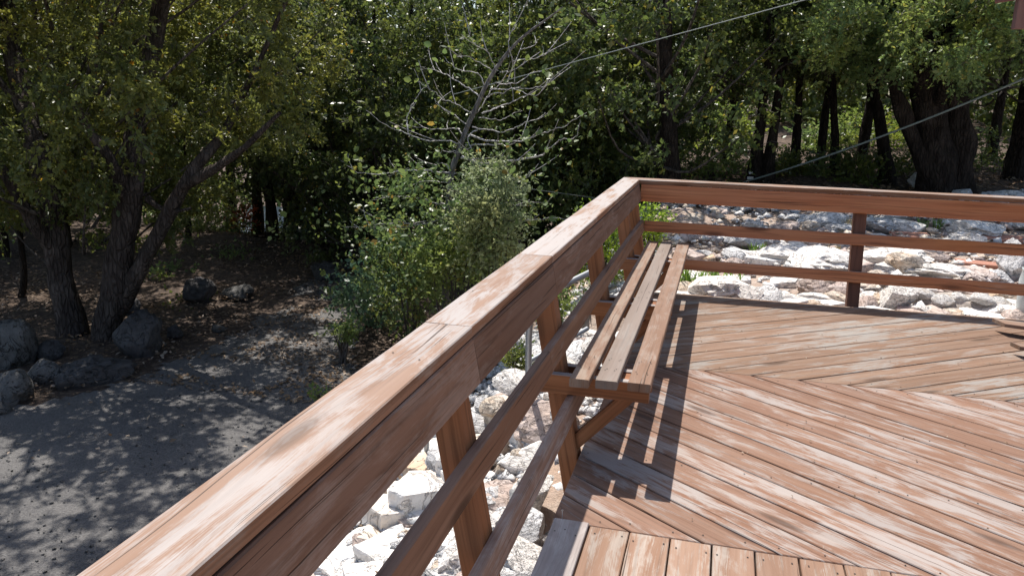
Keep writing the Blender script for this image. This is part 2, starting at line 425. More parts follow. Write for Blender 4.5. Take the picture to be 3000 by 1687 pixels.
# ------------------------------------------------------------------ terrain
def ss(a, b, x):
    tt = np.clip((x - a) / (b - a), 0, 1); return tt * tt * (3 - 2 * tt)
def gz(x, y):
    x = np.asarray(x, float); y = np.asarray(y, float)
    left = -1.3 + .14 * ss(11.0, 13.0, y) - .22 * np.clip(y - 13.3, 0, 13) + .02 * np.clip(-x - 9, 0, 40)
    right = np.where(y < 6.5, -.55 + .02 * y, -.17 + .055 * np.clip(y - 6.5, 0, 40))
    e0 = -2.35 - .10 * np.clip(y - 7, 0, 20); e1 = -.75 + .05 * np.clip(y - 7, 0, 20)
    s = ss(e0, e1, x)
    # the bank by the steps is lower near the camera
    near = ss(1.0, 6.0, y)
    right2 = np.where(x < -.2, right - .45 * (1 - near), right)
    return left * (1 - s) + right2 * s
def gzf(x, y): return float(gz(x, y))
def gz_flat(x, y): return gzf(x, min(y, 13.3))

def build_ground():
    xs = np.concatenate([np.linspace(-150, -14, 18), np.arange(-13, 8.01, .14), np.linspace(9, 150, 18)])
    ys = np.concatenate([np.linspace(-60, -2, 10), np.arange(-1, 20.01, .14), np.linspace(21, 220, 22)])
    X, Y = np.meshgrid(xs, ys)
    Z = gz(X, Y)
    drive = ss(.3, -.5, np.zeros_like(X))
    bump = np.zeros_like(Z)
    for i in range(X.shape[0]):
        for j in range(X.shape[1]):
            x, y = X[i, j], Y[i, j]
            if abs(x) < 14 and -2 < y < 21:
                a = .05 if x < -2.6 and y < 9.5 else .11
                bump[i, j] = (mn.noise(Vector((x * .9, y * .9, 2))) * a + mn.noise(Vector((x * 2.7, y * 2.7, 5))) * a * .35)
                if x < -2.6 and y < 9: bump[i, j] *= .25
    Z = Z + bump
    zone = ss(-2.6, -1.6, X) * ss(14.5, 11.0, Y + np.clip(1.5 - X, 0, 9) * .9)
    n, mm = X.shape
    V = np.stack([X.ravel(), Y.ravel(), Z.ravel()], 1)
    idx = np.arange(n * mm).reshape(n, mm)
    Fq = np.stack([idx[:-1, :-1].ravel(), idx[:-1, 1:].ravel(), idx[1:, 1:].ravel(), idx[1:, :-1].ravel()], 1)
    me = np_mesh('ground', V, Fq, M['ground'])
    a = me.attributes.new('zone', 'FLOAT', 'POINT'); a.data.foreach_set('value', zone.ravel().astype(np.float32))
    me.polygons.foreach_set('use_smooth', np.full(len(me.polygons), True))
    o = link(bpy.data.objects.new('ground', me)); tag(o, kind='structure')
build_ground()

def in_poly(x, y, P):
    c = False; n = len(P)
    for i in range(n):
        x1, y1 = P[i]; x2, y2 = P[(i + 1) % n]
        if (y1 > y) != (y2 > y) and x < (x2 - x1) * (y - y1) / (y2 - y1) + x1: c = not c
    return c
DRIVE = [(-12, -3), (-2.5, -3), (-2.35, 2.5), (-2.6, 5.0), (-3.2, 6.8), (-4.0, 7.9), (-4.5, 9.3), (-5.0, 11.0), (-5.6, 12.6), (-6.4, 12.6), (-6.2, 10.8), (-5.7, 9.0), (-5.6, 7.4), (-5.7, 6.3), (-5.9, 5.6), (-6.6, 5.0), (-12, 4.0)]
def build_drive():
    st = .07; V = []; Fq = []; ids = {}
    def vid(i, j):
        if (i, j) not in ids:
            x = -9 + i * st; y = -2 + j * st
            ids[(i, j)] = len(V); V.append((x, y, gzf(x, y) + .016 + .006 * mn.noise(Vector((x * 2, y * 2, 0)))))
        return ids[(i, j)]
    for i in range(int(7 / st)):
        for j in range(int(14.8 / st)):
            x = -9 + (i + .5) * st; y = -2 + (j + .5) * st
            nx = .35 * mn.noise(Vector((x * 1.5, y * 1.5, 3))) + .15 * mn.noise(Vector((x * 6, y * 6, 3)))
            ny = .35 * mn.noise(Vector((x * 1.5, y * 1.5, 8))) + .15 * mn.noise(Vector((x * 6, y * 6, 8)))
            if in_poly(x + nx, y + ny, DRIVE): Fq.append((vid(i, j), vid(i + 1, j), vid(i + 1, j + 1), vid(i, j + 1)))
    me = np_mesh('driveway', np.array(V), np.array(Fq), M['asphalt'])
    me.polygons.foreach_set('use_smooth', np.full(len(me.polygons), True))
    tag(link(bpy.data.objects.new('driveway', me)), kind='structure')
build_drive()

# ------------------------------------------------------------------ deck
DX0, DY1 = -.527, 6.472
DECK = empty('wooden_deck', (1.5, 3, 0), 'weathered red-brown timber deck with boards laid in a chevron', 'deck')
DECK_INV = Matrix.Translation((-1.5, -3, 0))
def deck_part(mb, name, mats):
    o = mb.build(name, mats, None)
    o.data.transform(DECK_INV); o.parent = DECK; return o

def board_poly(mb, c, ang, hw, region, u0, v0, r, th=.038, nails=None, z=0.0):
    d = (math.cos(ang), math.sin(ang)); nn = (-d[1], d[0])
    def strip(h, ins):
        k = 9
        p = [(c[0] - d[0] * k - nn[0] * h, c[1] - d[1] * k - nn[1] * h), (c[0] + d[0] * k - nn[0] * h, c[1] + d[1] * k - nn[1] * h),
             (c[0] + d[0] * k + nn[0] * h, c[1] + d[1] * k + nn[1] * h), (c[0] - d[0] * k + nn[0] * h, c[1] - d[1] * k + nn[1] * h)]
        for (rn, rd) in region:
            p = clip_poly(p, rn, rd - ins)
            if len(p) < 3: return []
        return p
    top = strip(hw - .0028, .0028); out = strip(hw, 0)
    if len(out) < 3: return
    if len(top) != len(out): top = out
    b = len(mb.v); n = len(out)
    tilt = random.uniform(-.006, .006); dz = random.uniform(-.0012, .0012) + z
    for (x, y) in top:
        s = (x - c[0]) * nn[0] + (y - c[1]) * nn[1]; mb.v.append((x, y, dz + s * tilt))
    for (x, y) in out:
        s = (x - c[0]) * nn[0] + (y - c[1]) * nn[1]; mb.v.append((x, y, dz - .0035 + s * tilt))
    for (x, y) in out: mb.v.append((x, y, -th + z))
    def uv(p): return ((p[0] - c[0]) * d[0] + (p[1] - c[1]) * d[1] + u0, (p[0] - c[0]) * nn[0] + (p[1] - c[1]) * nn[1] + v0)
    mb.face(tuple(range(b, b + n)), [uv(p) for p in top], r)
    for i in range(n):
        j = (i + 1) % n
        mb.face((b + n + i, b + n + j, b + j, b + i), [uv(out[i]), uv(out[j]), uv(top[j]), uv(top[i])], r)
        mb.face((b + 2 * n + i, b + 2 * n + j, b + n + j, b + n + i), [uv(out[i]), uv(out[j]), uv(out[j]), uv(out[i])], r)
    mb.face(tuple(range(b + 3 * n - 1, b + 2 * n - 1, -1)), [uv(p) for p in out[::-1]], r)
def nail(mb, x, y, z, rad=.0035):
    b = len(mb.v)
    for i in range(7):
        th = 2 * math.pi * i / 7; mb.v.append((x + rad * math.cos(th), y + rad * math.sin(th), z))
    mb.face(tuple(range(b, b + 7)), None, .5, 1)

SEAM, NEAR = 4.565, 2.645
A = R_(35.3)
pitch_x = .2658; pp = pitch_x * math.sin(A)
rgA = [((-1, 0), -DX0), ((0, 1), DY1), ((0, -1), -(SEAM + .0022)), ((1, 0), 4.2)]
rgB = [((-1, 0), -DX0), ((0, 1), SEAM - .0022), ((0, -1), -(NEAR + .002)), ((1, 0), 4.2)]
mb = MB()
for k in range(-14, 18):
    x0 = -.016 + pitch_x * (k + .5)
    hw = pp / 2 - random.choice([.0028, .0036, .0046, .0056])
    board_poly(mb, (x0, SEAM), A, hw, rgA, random.uniform(0, 80), random.uniform(0, 80), random.random())
for k in range(-12, 16):                      # nail heads along the joist lines
    for yj in (4.62, 5.25, 5.9, 6.42):
        for s in (-.045, .045):
            x0 = -.016 + pitch_x * (k + .5) + s / math.sin(A)
            x = x0 + (yj - SEAM) / math.tan(A)
            if -.5 < x < 4.1 and random.random() < .8: nail(mb, x + random.uniform(-.004, .004), yj + random.uniform(-.01, .01), .0022)
deck_part(mb, 'chevron_boards', [M['deck_far'], M['nail']])
mb = MB()
for k in range(-14, 20):
    x0 = -.016 + pitch_x * (k + .5)
    hw = pp / 2 - random.choice([.0024, .0036, .0048, .0062])
    board_poly(mb, (x0, SEAM), -A, hw, rgB, random.uniform(0, 80), random.uniform(0, 80), random.random())
for k in range(-14, 20):
    for yj in (2.69, 3.25, 3.85, 4.50):
        for s in (-.045, .045):
            x0 = -.016 + pitch_x * (k + .5) + s / math.sin(A)
            x = x0 - (yj - SEAM) / math.tan(A)
            if -.5 < x < 4.1 and random.random() < .8: nail(mb, x + random.uniform(-.004, .004), yj + random.uniform(-.01, .01), .0022)
deck_part(mb, 'chevron_boards', [M['deck'], M['nail']])
mb = MB()
rgC = [((0, 1), NEAR - .002), ((0, -1), 2.0), ((1, 0), 4.2), ((-1, 0), .384)]
for k in range(0, 31):
    xc = -.382 + .149 * (k + .5)
    board_poly(mb, (xc, 1), R_(90), .0745 - random.choice([.0015, .0025, .0035]), rgC, random.uniform(0, 80), random.uniform(0, 80), random.random())
    for s in (-.05, .05):
        for yj in (2.59, 2.02, 1.4):
            nail(mb, xc + s + random.uniform(-.006, .006), yj + random.uniform(-.012, .012), .0022)
deck_part(mb, 'walkway_boards', [M['deck_near'], M['nail']])
mb = MB()
board_poly(mb, (-.4545, 1), R_(90), .0665, [((0, 1), NEAR + .012), ((0, -1), 2.0), ((-1, 0), .521), ((1, 0), 1)], 3, 5, .5, z=.004)
for (x, y) in ((-.50, 2.56), (-.465, 2.58), (-.42, 2.55), (-.505, 2.25), (-.43, 2.22)): nail(mb, x, y, .0075)
g_ = deck_part(mb, 'edge_board', [M['grey_board'], M['nail']]); tag(g_, 'unpainted silvery grey edge board')
# a bent bright nail standing at the end of the grey board
v = []; f = []
tube(v, f, [(-.493, 2.668, -.02), (-.493, 2.668, .012), (-.494, 2.669, .032)], [.0016, .0016, .0016], 6)
tube(v, f, [(-.494, 2.669, .032), (-.494, 2.669, .0335)], [.0045, .0045], 8)
n_ = link(bpy.data.objects.new('nail', np_mesh('nail', np.array(v), np.array(f), M['bright_steel'])))
tag(n_, 'bright nail standing proud at the end of the silvery grey edge board', 'nail')
# rim and joists
mb = MB()
plank(mb, (DX0 + .021, -2, -.135), (DX0 + .021, DY1 - .04, -.135), (0, 0, 1), .185, .038)
deck_part(mb, 'rim_joist', [M['rail_old'], M['nail']])
mb = MB()
plank(mb, (DX0 + .002, DY1 - .021, -.135), (4.2, DY1 - .021, -.135), (0, 0, 1), .185, .038)
deck_part(mb, 'rim_joist', [M['rail_old'], M['nail']])
for yj in (-1.2, .2, 1.4, 2.02, 2.62, 3.25, 3.85, 4.56, 5.25, 5.9):
    mb = MB(); plank(mb, (DX0 + .042, yj, -.135), (4.2, yj, -.135), (0, 0, 1), .19, .04)
    deck_part(mb, 'joist', [M['rail_old'], M['nail']])

# ------------------------------------------------------------------ railings
LEAN = .182
ln = np.array([-LEAN, 0, 1]) / math.sqrt(1 + LEAN ** 2)          # left railing leans out over the bank
lf = np.array([0, LEAN, 1]) / math.sqrt(1 + LEAN ** 2)           # far railing leans away
XF = lambda z: -.5014 - LEAN * z                                   # inner face of the left rails
XP = lambda z: -.5400 - LEAN * z                                   # inner face of the posts
YF = lambda z: 6.445 + LEAN * z
YP = lambda z: 6.4836 + LEAN * z
ML = empty('deck_railing', (-.6, 3.2, 0), 'brown timber railing leaning outward behind the slatted bench', 'railing')
MF = empty('deck_railing', (1, 6.5, 0), 'red-brown timber railing across the far end of the deck', 'railing')
def part_of(root, mb, name, mats, label=None):
    o = mb.build(name, mats); o.data.transform(Matrix.Translation(-root.location)); o.parent = root
    if label: o['label'] = label
    return o
def left_board(zlo, zhi, y0, y1, thick=.038, inner=0.0, **kw):
    zc = (zlo + zhi) / 2; cs = math.sqrt(1 + LEAN ** 2)
    W = (zhi - zlo) * cs
    mb_ = kw.pop('mb', None) or MB()
    nrm = np.array([1, 0, LEAN]) / cs                                # inward normal
    c = np.array([XF(zc), 0, zc]) + nrm * (inner - thick / 2)
    plank(mb_, c + np.array([0, y0, 0]), c + np.array([0, y1, 0]), ln, W, thick, **kw)
    return mb_
def far_board(zlo, zhi, x0, x1, thick=.038, **kw):
    zc = (zlo + zhi) / 2; cs = math.sqrt(1 + LEAN ** 2); W = (zhi - zlo) * cs
    mb_ = MB(); nrm = np.array([0, -1, LEAN]) / cs
    c = np.array([0, YF(zc), zc]) - nrm * (thick / 2)
    t0 = -.009
    plank(mb_, c + np.array([x0, 0, t0 * (x0 + .65)]), c + np.array([x1, 0, t0 * (x1 + .65)]), lf, W, thick, **kw)
    return mb_
# posts of the left railing
for i, y in enumerate((.70, 1.965, 3.23, 4.56, 5.92, 6.575)):
    mb = MB(); cs = math.sqrt(1 + LEAN ** 2)
    nrm = np.array([1, 0, LEAN]) / cs
    top = .870
    p1 = np.array([XP(top), y + .0455, top]) - nrm * .0453
    p0 = np.array([XP(-1.05), y + .0455, -1.05]) - nrm * .0453
    plank(mb, p0, p1, (0, 1, 0), .0905, .0905, ch=.005)
    part_of(ML, mb, 'post', M['post'])
for (y0, y1) in ((-1.2, 2.068), (2.0705, 3.166), (3.1685, 6.53)):
    fb = left_board(.745, .8805, y0, y1 + (.065 if y1 > 6 else 0)); part_of(ML, fb, 'fascia_board', M['fascia'])
TOPF = ((1, 2, 3), 1)
part_of(ML, left_board(.497, .586, -1.2, 2.896, side=TOPF), 'middle_rail', [M['rail'], M['rail_old']])
part_of(ML, left_board(.499, .587, 2.898, 6.57, side=TOPF), 'middle_rail', [M['rail'], M['rail_old']])
part_of(ML, left_board(.207, .294, -1.2, 6.51), 'lower_rail', M['rail_old'])
CZ0, CZ1 = .8815, .9165
CW = .148
xa = -.6665; xm = xa - CW / 2; yb = 6.609; ym = yb + CW / 2
def cap_board(root, p0, p1, c0=None, c1=None):
    mb_ = MB(); plank(mb_, p0, p1, (0, 1, 0) if abs(p1[0] - p0[0]) > abs(p1[1] - p0[1]) else (-1, 0, 0), CW, CZ1 - CZ0, ch=.0032, seg=.12, jit=.0022, c0=c0, c1=c1, side=((0, 1, 2, 6, 7), 2))
    for k in range(40):                       # screw heads in pairs over the posts and along the fascia
        s_ = .42 + 1.27 * k
        L_ = np.linalg.norm(np.array(p1) - np.array(p0))
        if s_ > L_ - .1: break
        d_ = (np.array(p1) - np.array(p0)) / L_; n_ = np.array([-d_[1], d_[0], 0])
        for q in (-.045, .05):
            pp_ = np.array(p0) + d_ * (s_ + random.uniform(-.02, .02)) + n_ * (q + random.uniform(-.006, .006))
            nail(mb_, pp_[0], pp_[1], pp_[2] + (CZ1 - CZ0) / 2 + .0016, .003)
    return part_of(root, mb_, 'cap_board', [M['cap'], M['nail'], M['rail']])
zc = (CZ0 + CZ1) / 2
cap_board(ML, (xm, -1.2, zc), (xm, 2.068, zc))
cap_board(ML, (xm, 2.0705, zc), (xm, 3.166, zc))
mit = (1 / math.sqrt(2), 1 / math.sqrt(2), 0)
cap_board(ML, (xm, 3.1685, zc), (xm, ym - .0012, zc), None, mit)
cap_board(MF, (xm + .0012, ym, zc), (3.6, ym, zc - .037), mit, None)
mb = far_board(.742, .8805, XF(.81) + .001, 3.6); part_of(MF, mb, 'fascia_board', M['rail_far'])
mb = far_board(.497, .586, XF(.54) + .001, 3.6, side=TOPF); part_of(MF, mb, 'middle_rail', [M['rail_far'], M['rail_old']])
mb = far_board(.207, .294, XF(.25) + .001, 2.30, side=TOPF); part_of(MF, mb, 'lower_rail', [M['rail_far'], M['rail_old']])
for x in (1.03, 3.05):
    mb = MB(); cs = math.sqrt(1 + LEAN ** 2); nrm = np.array([0, -1, LEAN]) / cs
    top = .85; bot = -.03
    plank(mb, np.array([x + .045, YP(bot), bot]) - nrm * .0455, np.array([x + .045, YP(top), top]) - nrm * .0455, (1, 0, 0), .090, .090, ch=.005)
    part_of(MF, mb, 'post', M['post_dark'])

# ------------------------------------------------------------------ bench
BN = empty('slatted_bench', (-.39, 4.8, 0), 'long bench of three timber slats fixed along the left railing', 'bench')
slats = ((-.556, -.472, 3.060, 6.497, 'slat', None), (-.447, -.357, 3.072, 6.500, 'slat_grey', 'greyer middle slat'), (-.314, -.2195, 3.084, 6.503, 'slat_light', None))
for (x0, x1, y0, y1, mat, lab) in slats:
    mb = MB()
    plank(mb, ((x0 + x1) / 2, y0, .404), ((x0 + x1) / 2, y1, .404), (1, 0, 0), x1 - x0, .038, ch=.0035, jit=.0018)
    for yy in (3.20, 3.345, 4.53, 4.675, 5.89, 6.03):
        for s in (.25, .75):
            for q in range(2):
                nail(mb, x0 + (x1 - x0) * s + random.uniform(-.006, .006), yy + q * .02 + random.uniform(-.006, .006), .4252, .0032)
    part_of(BN, mb, 'slat', [M[mat], M['nail']], lab)
for y in (3.23, 4.56, 5.92):
    for yy in (y - .0205, y + .0905 + .0205):
        mb = MB(); plank(mb, (-.715, yy, .340), (-.232, yy, .340), (0, 0, 1), .089, .038, ch=.003, side=((1, 2, 3), 1))  # pale top faces put the light between the slats into the colour
        part_of(BN, mb, 'seat_support', [M['post'], M['grey_board']])
    mb = MB(); plank(mb, (-.535, y + .0455, .3365), (-.240, y + .0455, .3365), (0, 0, 1), .082, .0895, ch=.002)  # block added to close the gap in the supports' cast shadow
    part_of(BN, mb, 'shadow_filler_block', M['post'])
    mb = MB(); plank(mb, (-.552, y + .045, .045), (-.318, y + .045, .298), (.7, 0, -.7), .060, .040, ch=.003, c0=(1, 0, LEAN), c1=(0, 0, 1))
    part_of(BN, mb, 'brace', M['post'])

# ------------------------------------------------------------------ rocks
def rock_mesh(name, seed, mat, sub=4, flat=1.0, rough=.34, angular=.0, smooth=False):
    import bmesh
    bm = bmesh.new(); bmesh.ops.create_icosphere(bm, subdivisions=sub, radius=.5)
    o = Vector((seed * 13.1, seed * 7.7, seed * 3.3))
    planes = []
    rr = random.Random(seed)
    for _ in range(9):
        d = Vector((rr.gauss(0, 1), rr.gauss(0, 1), rr.gauss(0, .8))).normalized(); planes.append((d, rr.uniform(.30, .42)))
    for v in bm.verts:
        p = v.co.copy()
        n1 = mn.noise(p * 1.7 + o); n2 = mn.noise(p * 4.1 + o); n3 = mn.noise(p * 9.5 + o); n4 = mn.noise(p * 21 + o)
        n5 = mn.noise(p * 5.5 - o)
        s = 1 + rough * (n1 * .75 + (.5 - abs(n2) * 1.6) * .42 + (abs(n3) - .2) * .40 + n4 * .16 + (abs(n5) - .25) * .45)
        p = p * s
        for d, h in planes:
            k = p.dot(d) - h
            if k > 0: p -= d * k * (.55 + angular)
        p.z *= flat
        v.co = p
    for f in bm.faces: f.smooth = smooth
    me = bpy.data.meshes.new(name); bm.to_mesh(me); bm.free(); me.materials.append(mat); return me
ROCKS = {}
for key, n, kw in (('rock_white', 4, dict(rough=.46, angular=.3)), ('rock_grey', 3, dict(rough=.46, angular=.3)), ('rock_tan', 3, dict(rough=.26, angular=.35)), ('rock_pink', 2, dict(rough=.34, angular=.2)),
                   ('boulder', 2, dict(rough=.44, angular=.4, smooth=True)), ('boulder_pale', 3, dict(rough=.45, smooth=True)), ('slab', 3, dict(rough=.18, angular=.4)), ('mortar', 2, dict(rough=.3))):
    ROCKS[key] = [rock_mesh('rock', 100 + hash(key) % 1 + i * 17 + len(key) * 31, M[key], **kw) for i in range(n)]
def rock(key, x, y, z, sx, sy, sz, label, group, rz=None, name='rock', cat='rock', var=None, tilt=.18, sink=.3):
    me = ROCKS[key][random.randrange(len(ROCKS[key])) if var is None else var]
    o = bpy.data.objects.new(name, me)
    o.location = (x, y, z + sz * (.5 - sink)); o.scale = (sx, sy, sz)
    o.rotation_euler = (random.uniform(-tilt, tilt), random.uniform(-tilt, tilt), random.uniform(0, 6.28) if rz is None else rz)
    link(o); tag(o, label, cat, group); return o
ORD = ['first', 'second', 'third', 'fourth', 'fifth', 'sixth', 'seventh', 'eighth', 'ninth', 'tenth', 'eleventh', 'twelfth', 'thirteenth', 'fourteenth', 'fifteenth', 'sixteenth', 'seventeenth', 'eighteenth', 'nineteenth', 'twentieth']
KW = {'rock_white': 'rough white limestone', 'rock_grey': 'grey limestone', 'rock_tan': 'tan limestone', 'rock_pink': 'pinkish limestone'}
def row(where, group, xs, yf, zf, smin, smax, keys, hmin=.55, hmax=.85, ordinal='from the left', sink=.32):
    for i, x in enumerate(xs):
        k = random.choice(keys); s = random.uniform(smin, smax)
        y = yf(x)
        z = zf(x, y)
        big = 'large ' if s > smin + (smax - smin) * .6 else ''
        rock(k, x, y, z, s, s * random.uniform(.7, 1.0), s * random.uniform(hmin, hmax), f'{KW[k]} rock, {ORD[i]} {ordinal} {where}', group, sink=sink)
GR = 'rocks of the rock garden beyond the far railing'
wk = ['rock_white', 'rock_white', 'rock_grey', 'rock_pink', 'rock_tan']
# the row right behind the far edge of the deck: named big ones first
def ground_hit(px, py):
    d = ray(px, py)
    for k in range(4000):
        p = CAM + d * ((.5 + .01 * k) / F_PX)
        if p[1] > .6 and not (p[0] > DX0 and p[1] < DY1 + .05) and p[2] <= gzf(p[0], p[1]): return p
    return at_z(px, py, -1.3)
def px_rock(px, py, Y, wpx, hpx, key, label, group, depth=.8, var=None, rz=None, name='rock', cat='rock', tilt=.15, sink=.5):
    g_ = ground_hit(px, py + hpx * .5); Y = g_[1] + wpx / F_PX * np.linalg.norm(g_ - CAM) * depth * .30
    p = at_y(px, py, Y); dist = np.linalg.norm(p - CAM)
    k_ = 1.0 if key.startswith('boulder') else 1.12
    s = wpx / F_PX * dist * (k_ if k_ > 1 else .84); h = hpx / F_PX * dist * (.84 if k_ == 1 else .95)
    return rock(key, p[0], p[1], p[2] - (h * .14 if k_ == 1 else 0), s, s * depth, h, label, group, rz=rz, var=var, name=name, cat=cat, tilt=tilt, sink=sink)
px_rock(2082, 848, 6.95, 150, 100, 'rock_white', 'large lumpy white rock in front of the iris leaves behind the far railing', GR, .9, 0, .4)
px_rock(2175, 862, 7.0, 115, 80, 'rock_white', 'white rock with a grey shaded end right of the large lumpy white rock', GR, .8, 1, 2.2)
px_rock(2235, 880, 6.85, 120, 60, 'rock_grey', 'low pale rock against the far deck edge, second to the right of the irises', GR, .8, 1, 1.)
px_rock(2330, 884, 7.0, 150, 46, 'slab', 'long flat white stone lying along the far deck edge', GR, .55, 0, 0.05, tilt=.05)
px_rock(2415, 880, 7.15, 150, 44, 'slab', 'flat white stone just left of the dark red railing post', GR, .6, 1, .1, tilt=.05)
px_rock(2390, 845, 7.5, 90, 60, 'rock_pink', 'pinkish angular rock low behind the rails, left of the dark red post', GR, .8, 0)
px_rock(2415, 838, 7.7, 70, 66, 'rock_tan', 'brown angular rock standing beside the dark red post', GR, .8, 1)
px_rock(2462, 850, 7.6, 110, 56, 'rock_pink', 'pinkish rock half hidden behind the dark red railing post', GR, .7, 1)
px_rock(2545, 870, 7.1, 90, 40, 'slab', 'flat cream stone just right of the foot of the dark red post', GR, .7, 2, .2, tilt=.05)
px_rock(2625, 872, 6.95, 84, 90, 'rock_white', 'upright rounded white rock behind the deck edge, right of the dark red post', GR, .9, 2, .5)
px_rock(2668, 866, 7.1, 56, 48, 'rock_grey', 'small rounded grey rock beside the upright white rock', GR, .9, 2)
px_rock(2640, 902, 6.75, 120, 30, 'rock_white', 'row of low white stone touching the far deck edge, right of the post', GR, .6, 3)
px_rock(2720, 905, 6.8, 120, 26, 'slab', 'thin pale flat stone touching the far deck edge', GR, .6, 0, .0, tilt=.04)
px_rock(2860, 868, 7.2, 150, 50, 'rock_pink', 'long pinkish rock with a dark underside at the right edge', GR, .5, 0, .1)
px_rock(2940, 872, 7.35, 120, 56, 'rock_tan', 'brown rock tucked under the right end of the lower rail', GR, .6, 2, .2)
px_rock(2905, 906, 6.85, 120, 52, 'rock_white', 'white rock at the far deck edge near the right edge', GR, .8, 2)
px_rock(2975, 908, 6.8, 100, 56, 'rock_white', 'rightmost white rock against the far deck edge', GR, .9, 0)
px_rock(2900, 892, 7.0, 130, 26, 'rock_tan', 'flat peach coloured stone between the white rocks at right', GR, .7, 0, .1, tilt=.04)
px_rock(2978, 770, 8.3, 90, 110, 'rock_grey', 'tall lumpy grey boulder at the right edge above the pot', GR, .9, 0)
px_rock(2300, 745, 9.2, 190, 60, 'rock_white', 'broad white rock mound left of the dark red post', GR, .7, 2, .3)
px_rock(2420, 765, 8.7, 220, 74, 'rock_white', 'broad low bedrock mound behind the dark red post', GR, .7, 3, 1.0)
px_rock(2225, 752, 8.9, 80, 40, 'rock_white', 'pointed white rock above the lower rail, right of the irises', GR, .8, 1)
px_rock(2180, 700, 9.6, 110, 62, 'rock_grey', 'large bluish grey rock in shade left of the shaded iris clump', GR, .8, 0)
px_rock(2155, 748, 8.8, 80, 46, 'rock_grey', 'grey rock in shade just above the lower rail', GR, .8, 1)
px_rock(2255, 700, 9.9, 60, 46, 'rock_grey', 'grey rock in shade right of the shaded iris clump', GR, .8, 2)
px_rock(2290, 690, 10.2, 80, 36, 'rock_white', 'stacked flat grey-white rock in the shade edge', GR, .8, 2)
px_rock(2330, 728, 9.4, 80, 40, 'rock_white', 'bright white angular rock between the two lower rails', GR, .8, 3)
px_rock(2062, 726, 9.3, 32, 16, 'rock_tan', 'single pale stone lying on dark soil in the shade', GR, .8, 1)
px_rock(2600, 755, 8.8, 180, 66, 'rock_white', 'white lumpy mound just right of the dark red post', GR, .8, 1)
px_rock(2660, 775, 8.5, 110, 76, 'rock_tan', 'tan pitted rock in the middle of the rock garden', GR, .8, 2)
px_rock(2706, 760, 8.6, 44, 26, 'rock_tan', 'small flat tan stone left of the brick red paver', GR, .7, 0, .3)
px_rock(2750, 758, 8.7, 50, 34, 'rock_pink', 'small pinkish stone left of the brick red paver', GR, .8, 1)
px_rock(2760, 800, 8.1, 170, 50, 'rock_white', 'long pitted white rock in front of the brick red paver', GR, .7, 3, .1)
px_rock(2850, 806, 8.0, 130, 50, 'rock_pink', 'crumbly pinkish rock under the brick red paver', GR, .8, 1)
px_rock(2560, 700, 9.6, 80, 30, 'rock_white', 'low white rock between middle and top rails right of the post', GR, .8, 0)
px_rock(2860, 672, 10.3, 120, 50, 'rock_white', 'large white rock high in the garden near the right edge', GR, .8, 1)
px_rock(2850, 705, 9.8, 60, 50, 'rock_white', 'white angular rock left of the second flat paver', GR, .8, 2)
px_rock(2780, 712, 9.6, 80, 24, 'rock_white', 'flat bright white stone right of the first flat paver', GR, .7, 3, .1)
px_rock(2660, 665, 10.6, 90, 40, 'rock_white', 'white rock near the grass tuft under the top board', GR, .8, 0)
px_rock(2580, 655, 10.9, 110, 40, 'rock_grey', 'grey rock just under the top board right of the post', GR, .8, 1)
px_rock(2400, 650, 11.2, 130, 46, 'rock_grey', 'large grey rock in shade under the top board', GR, .8, 0)
px_rock(2470, 672, 10.6, 80, 36, 'rock_grey', 'grey rock in shade left of the dry grass tuft', GR, .8, 2)
px_rock(2335, 640, 11.6, 90, 36, 'rock_grey', 'shaded bluish grey rock farthest left under the top board', GR, .8, 1)
px_rock(2030, 690, 10.4, 70, 26, 'rock_grey', 'grey stone in deep shade behind the far end of the bench', GR, .8, 1)
px_rock(2030, 640, 12.0, 80, 30, 'rock_tan', 'pale stone among dead leaves behind the far railing corner', GR, .8, 2)
# upper ridge at the right, beyond the cap rail
row('on the ridge under the big trunks', 'rocks on the ridge below the big trunks', [3.15 + .33 * i for i in range(13)], lambda x: 13.2 + random.uniform(-.5, 1.2), lambda x, y: gzf(x, y), .28, .55, ['rock_grey', 'rock_white'], .5, .8)
row('in the upper row of the sunny slope', 'rocks of the upper garden row', [.3 + .37 * i for i in range(11)], lambda x: 11.4 + random.uniform(-.4, .5), lambda x, y: gzf(x, y), .22, .52, wk, .3, .55)
row('in the middle row of the sunny slope', 'rocks of the middle garden row', [.1 + .33 * i for i in range(12)], lambda x: 9.9 + random.uniform(-.35, .4), lambda x, y: gzf(x, y), .18, .44, wk, .3, .55)
row('in the lower row of the sunny slope', 'rocks of the lower garden row', [-.1 + .27 * i for i in range(14)], lambda x: 8.2 + random.uniform(-.3, .3), lambda x, y: gzf(x, y), .16, .36, wk, .3, .55)
row('in the row behind the deck', 'rocks of the row close behind the deck', [-.45 + .215 * i for i in range(16)], lambda x: 6.95 + random.uniform(-.12, .2), lambda x, y: gzf(x, y), .24, .40, ['rock_white', 'rock_pink', 'rock_white', 'rock_tan'], .3, .5, sink=.3)

# mortared stone edging at the right behind the deck
E0 = at_y(2780, 880, 7.15)
eg = empty('stone_edging', tuple(E0), 'low mortared edging of oval white stones behind the far deck edge', 'stone edging')
me_ = ROCKS['mortar'][0]
o = link(bpy.data.objects.new('mortar_bed', me_), eg); o.scale = (.95, .36, .22); o.location = (0, .02, -.05)
for i in range(6):
    o = link(bpy.data.objects.new('edging_stone', ROCKS['slab'][i % 3]), eg); o.scale = (.20, .14, .09); o.location = (-.36 + .145 * i, -.10 + .05 * (i % 2), .035 + .018 * math.sin(i * 2)); o.rotation_euler = (.5, 0, random.uniform(-.3, .3))
p = at_y(2770, 850, 7.6); o = rock('mortar', p[0], p[1], p[2], .66, .3, .16, 'flat beige mortar block behind the oval white edging stones', None, rz=.05, tilt=.05, name='mortar_block', cat='mortar block', sink=.5)

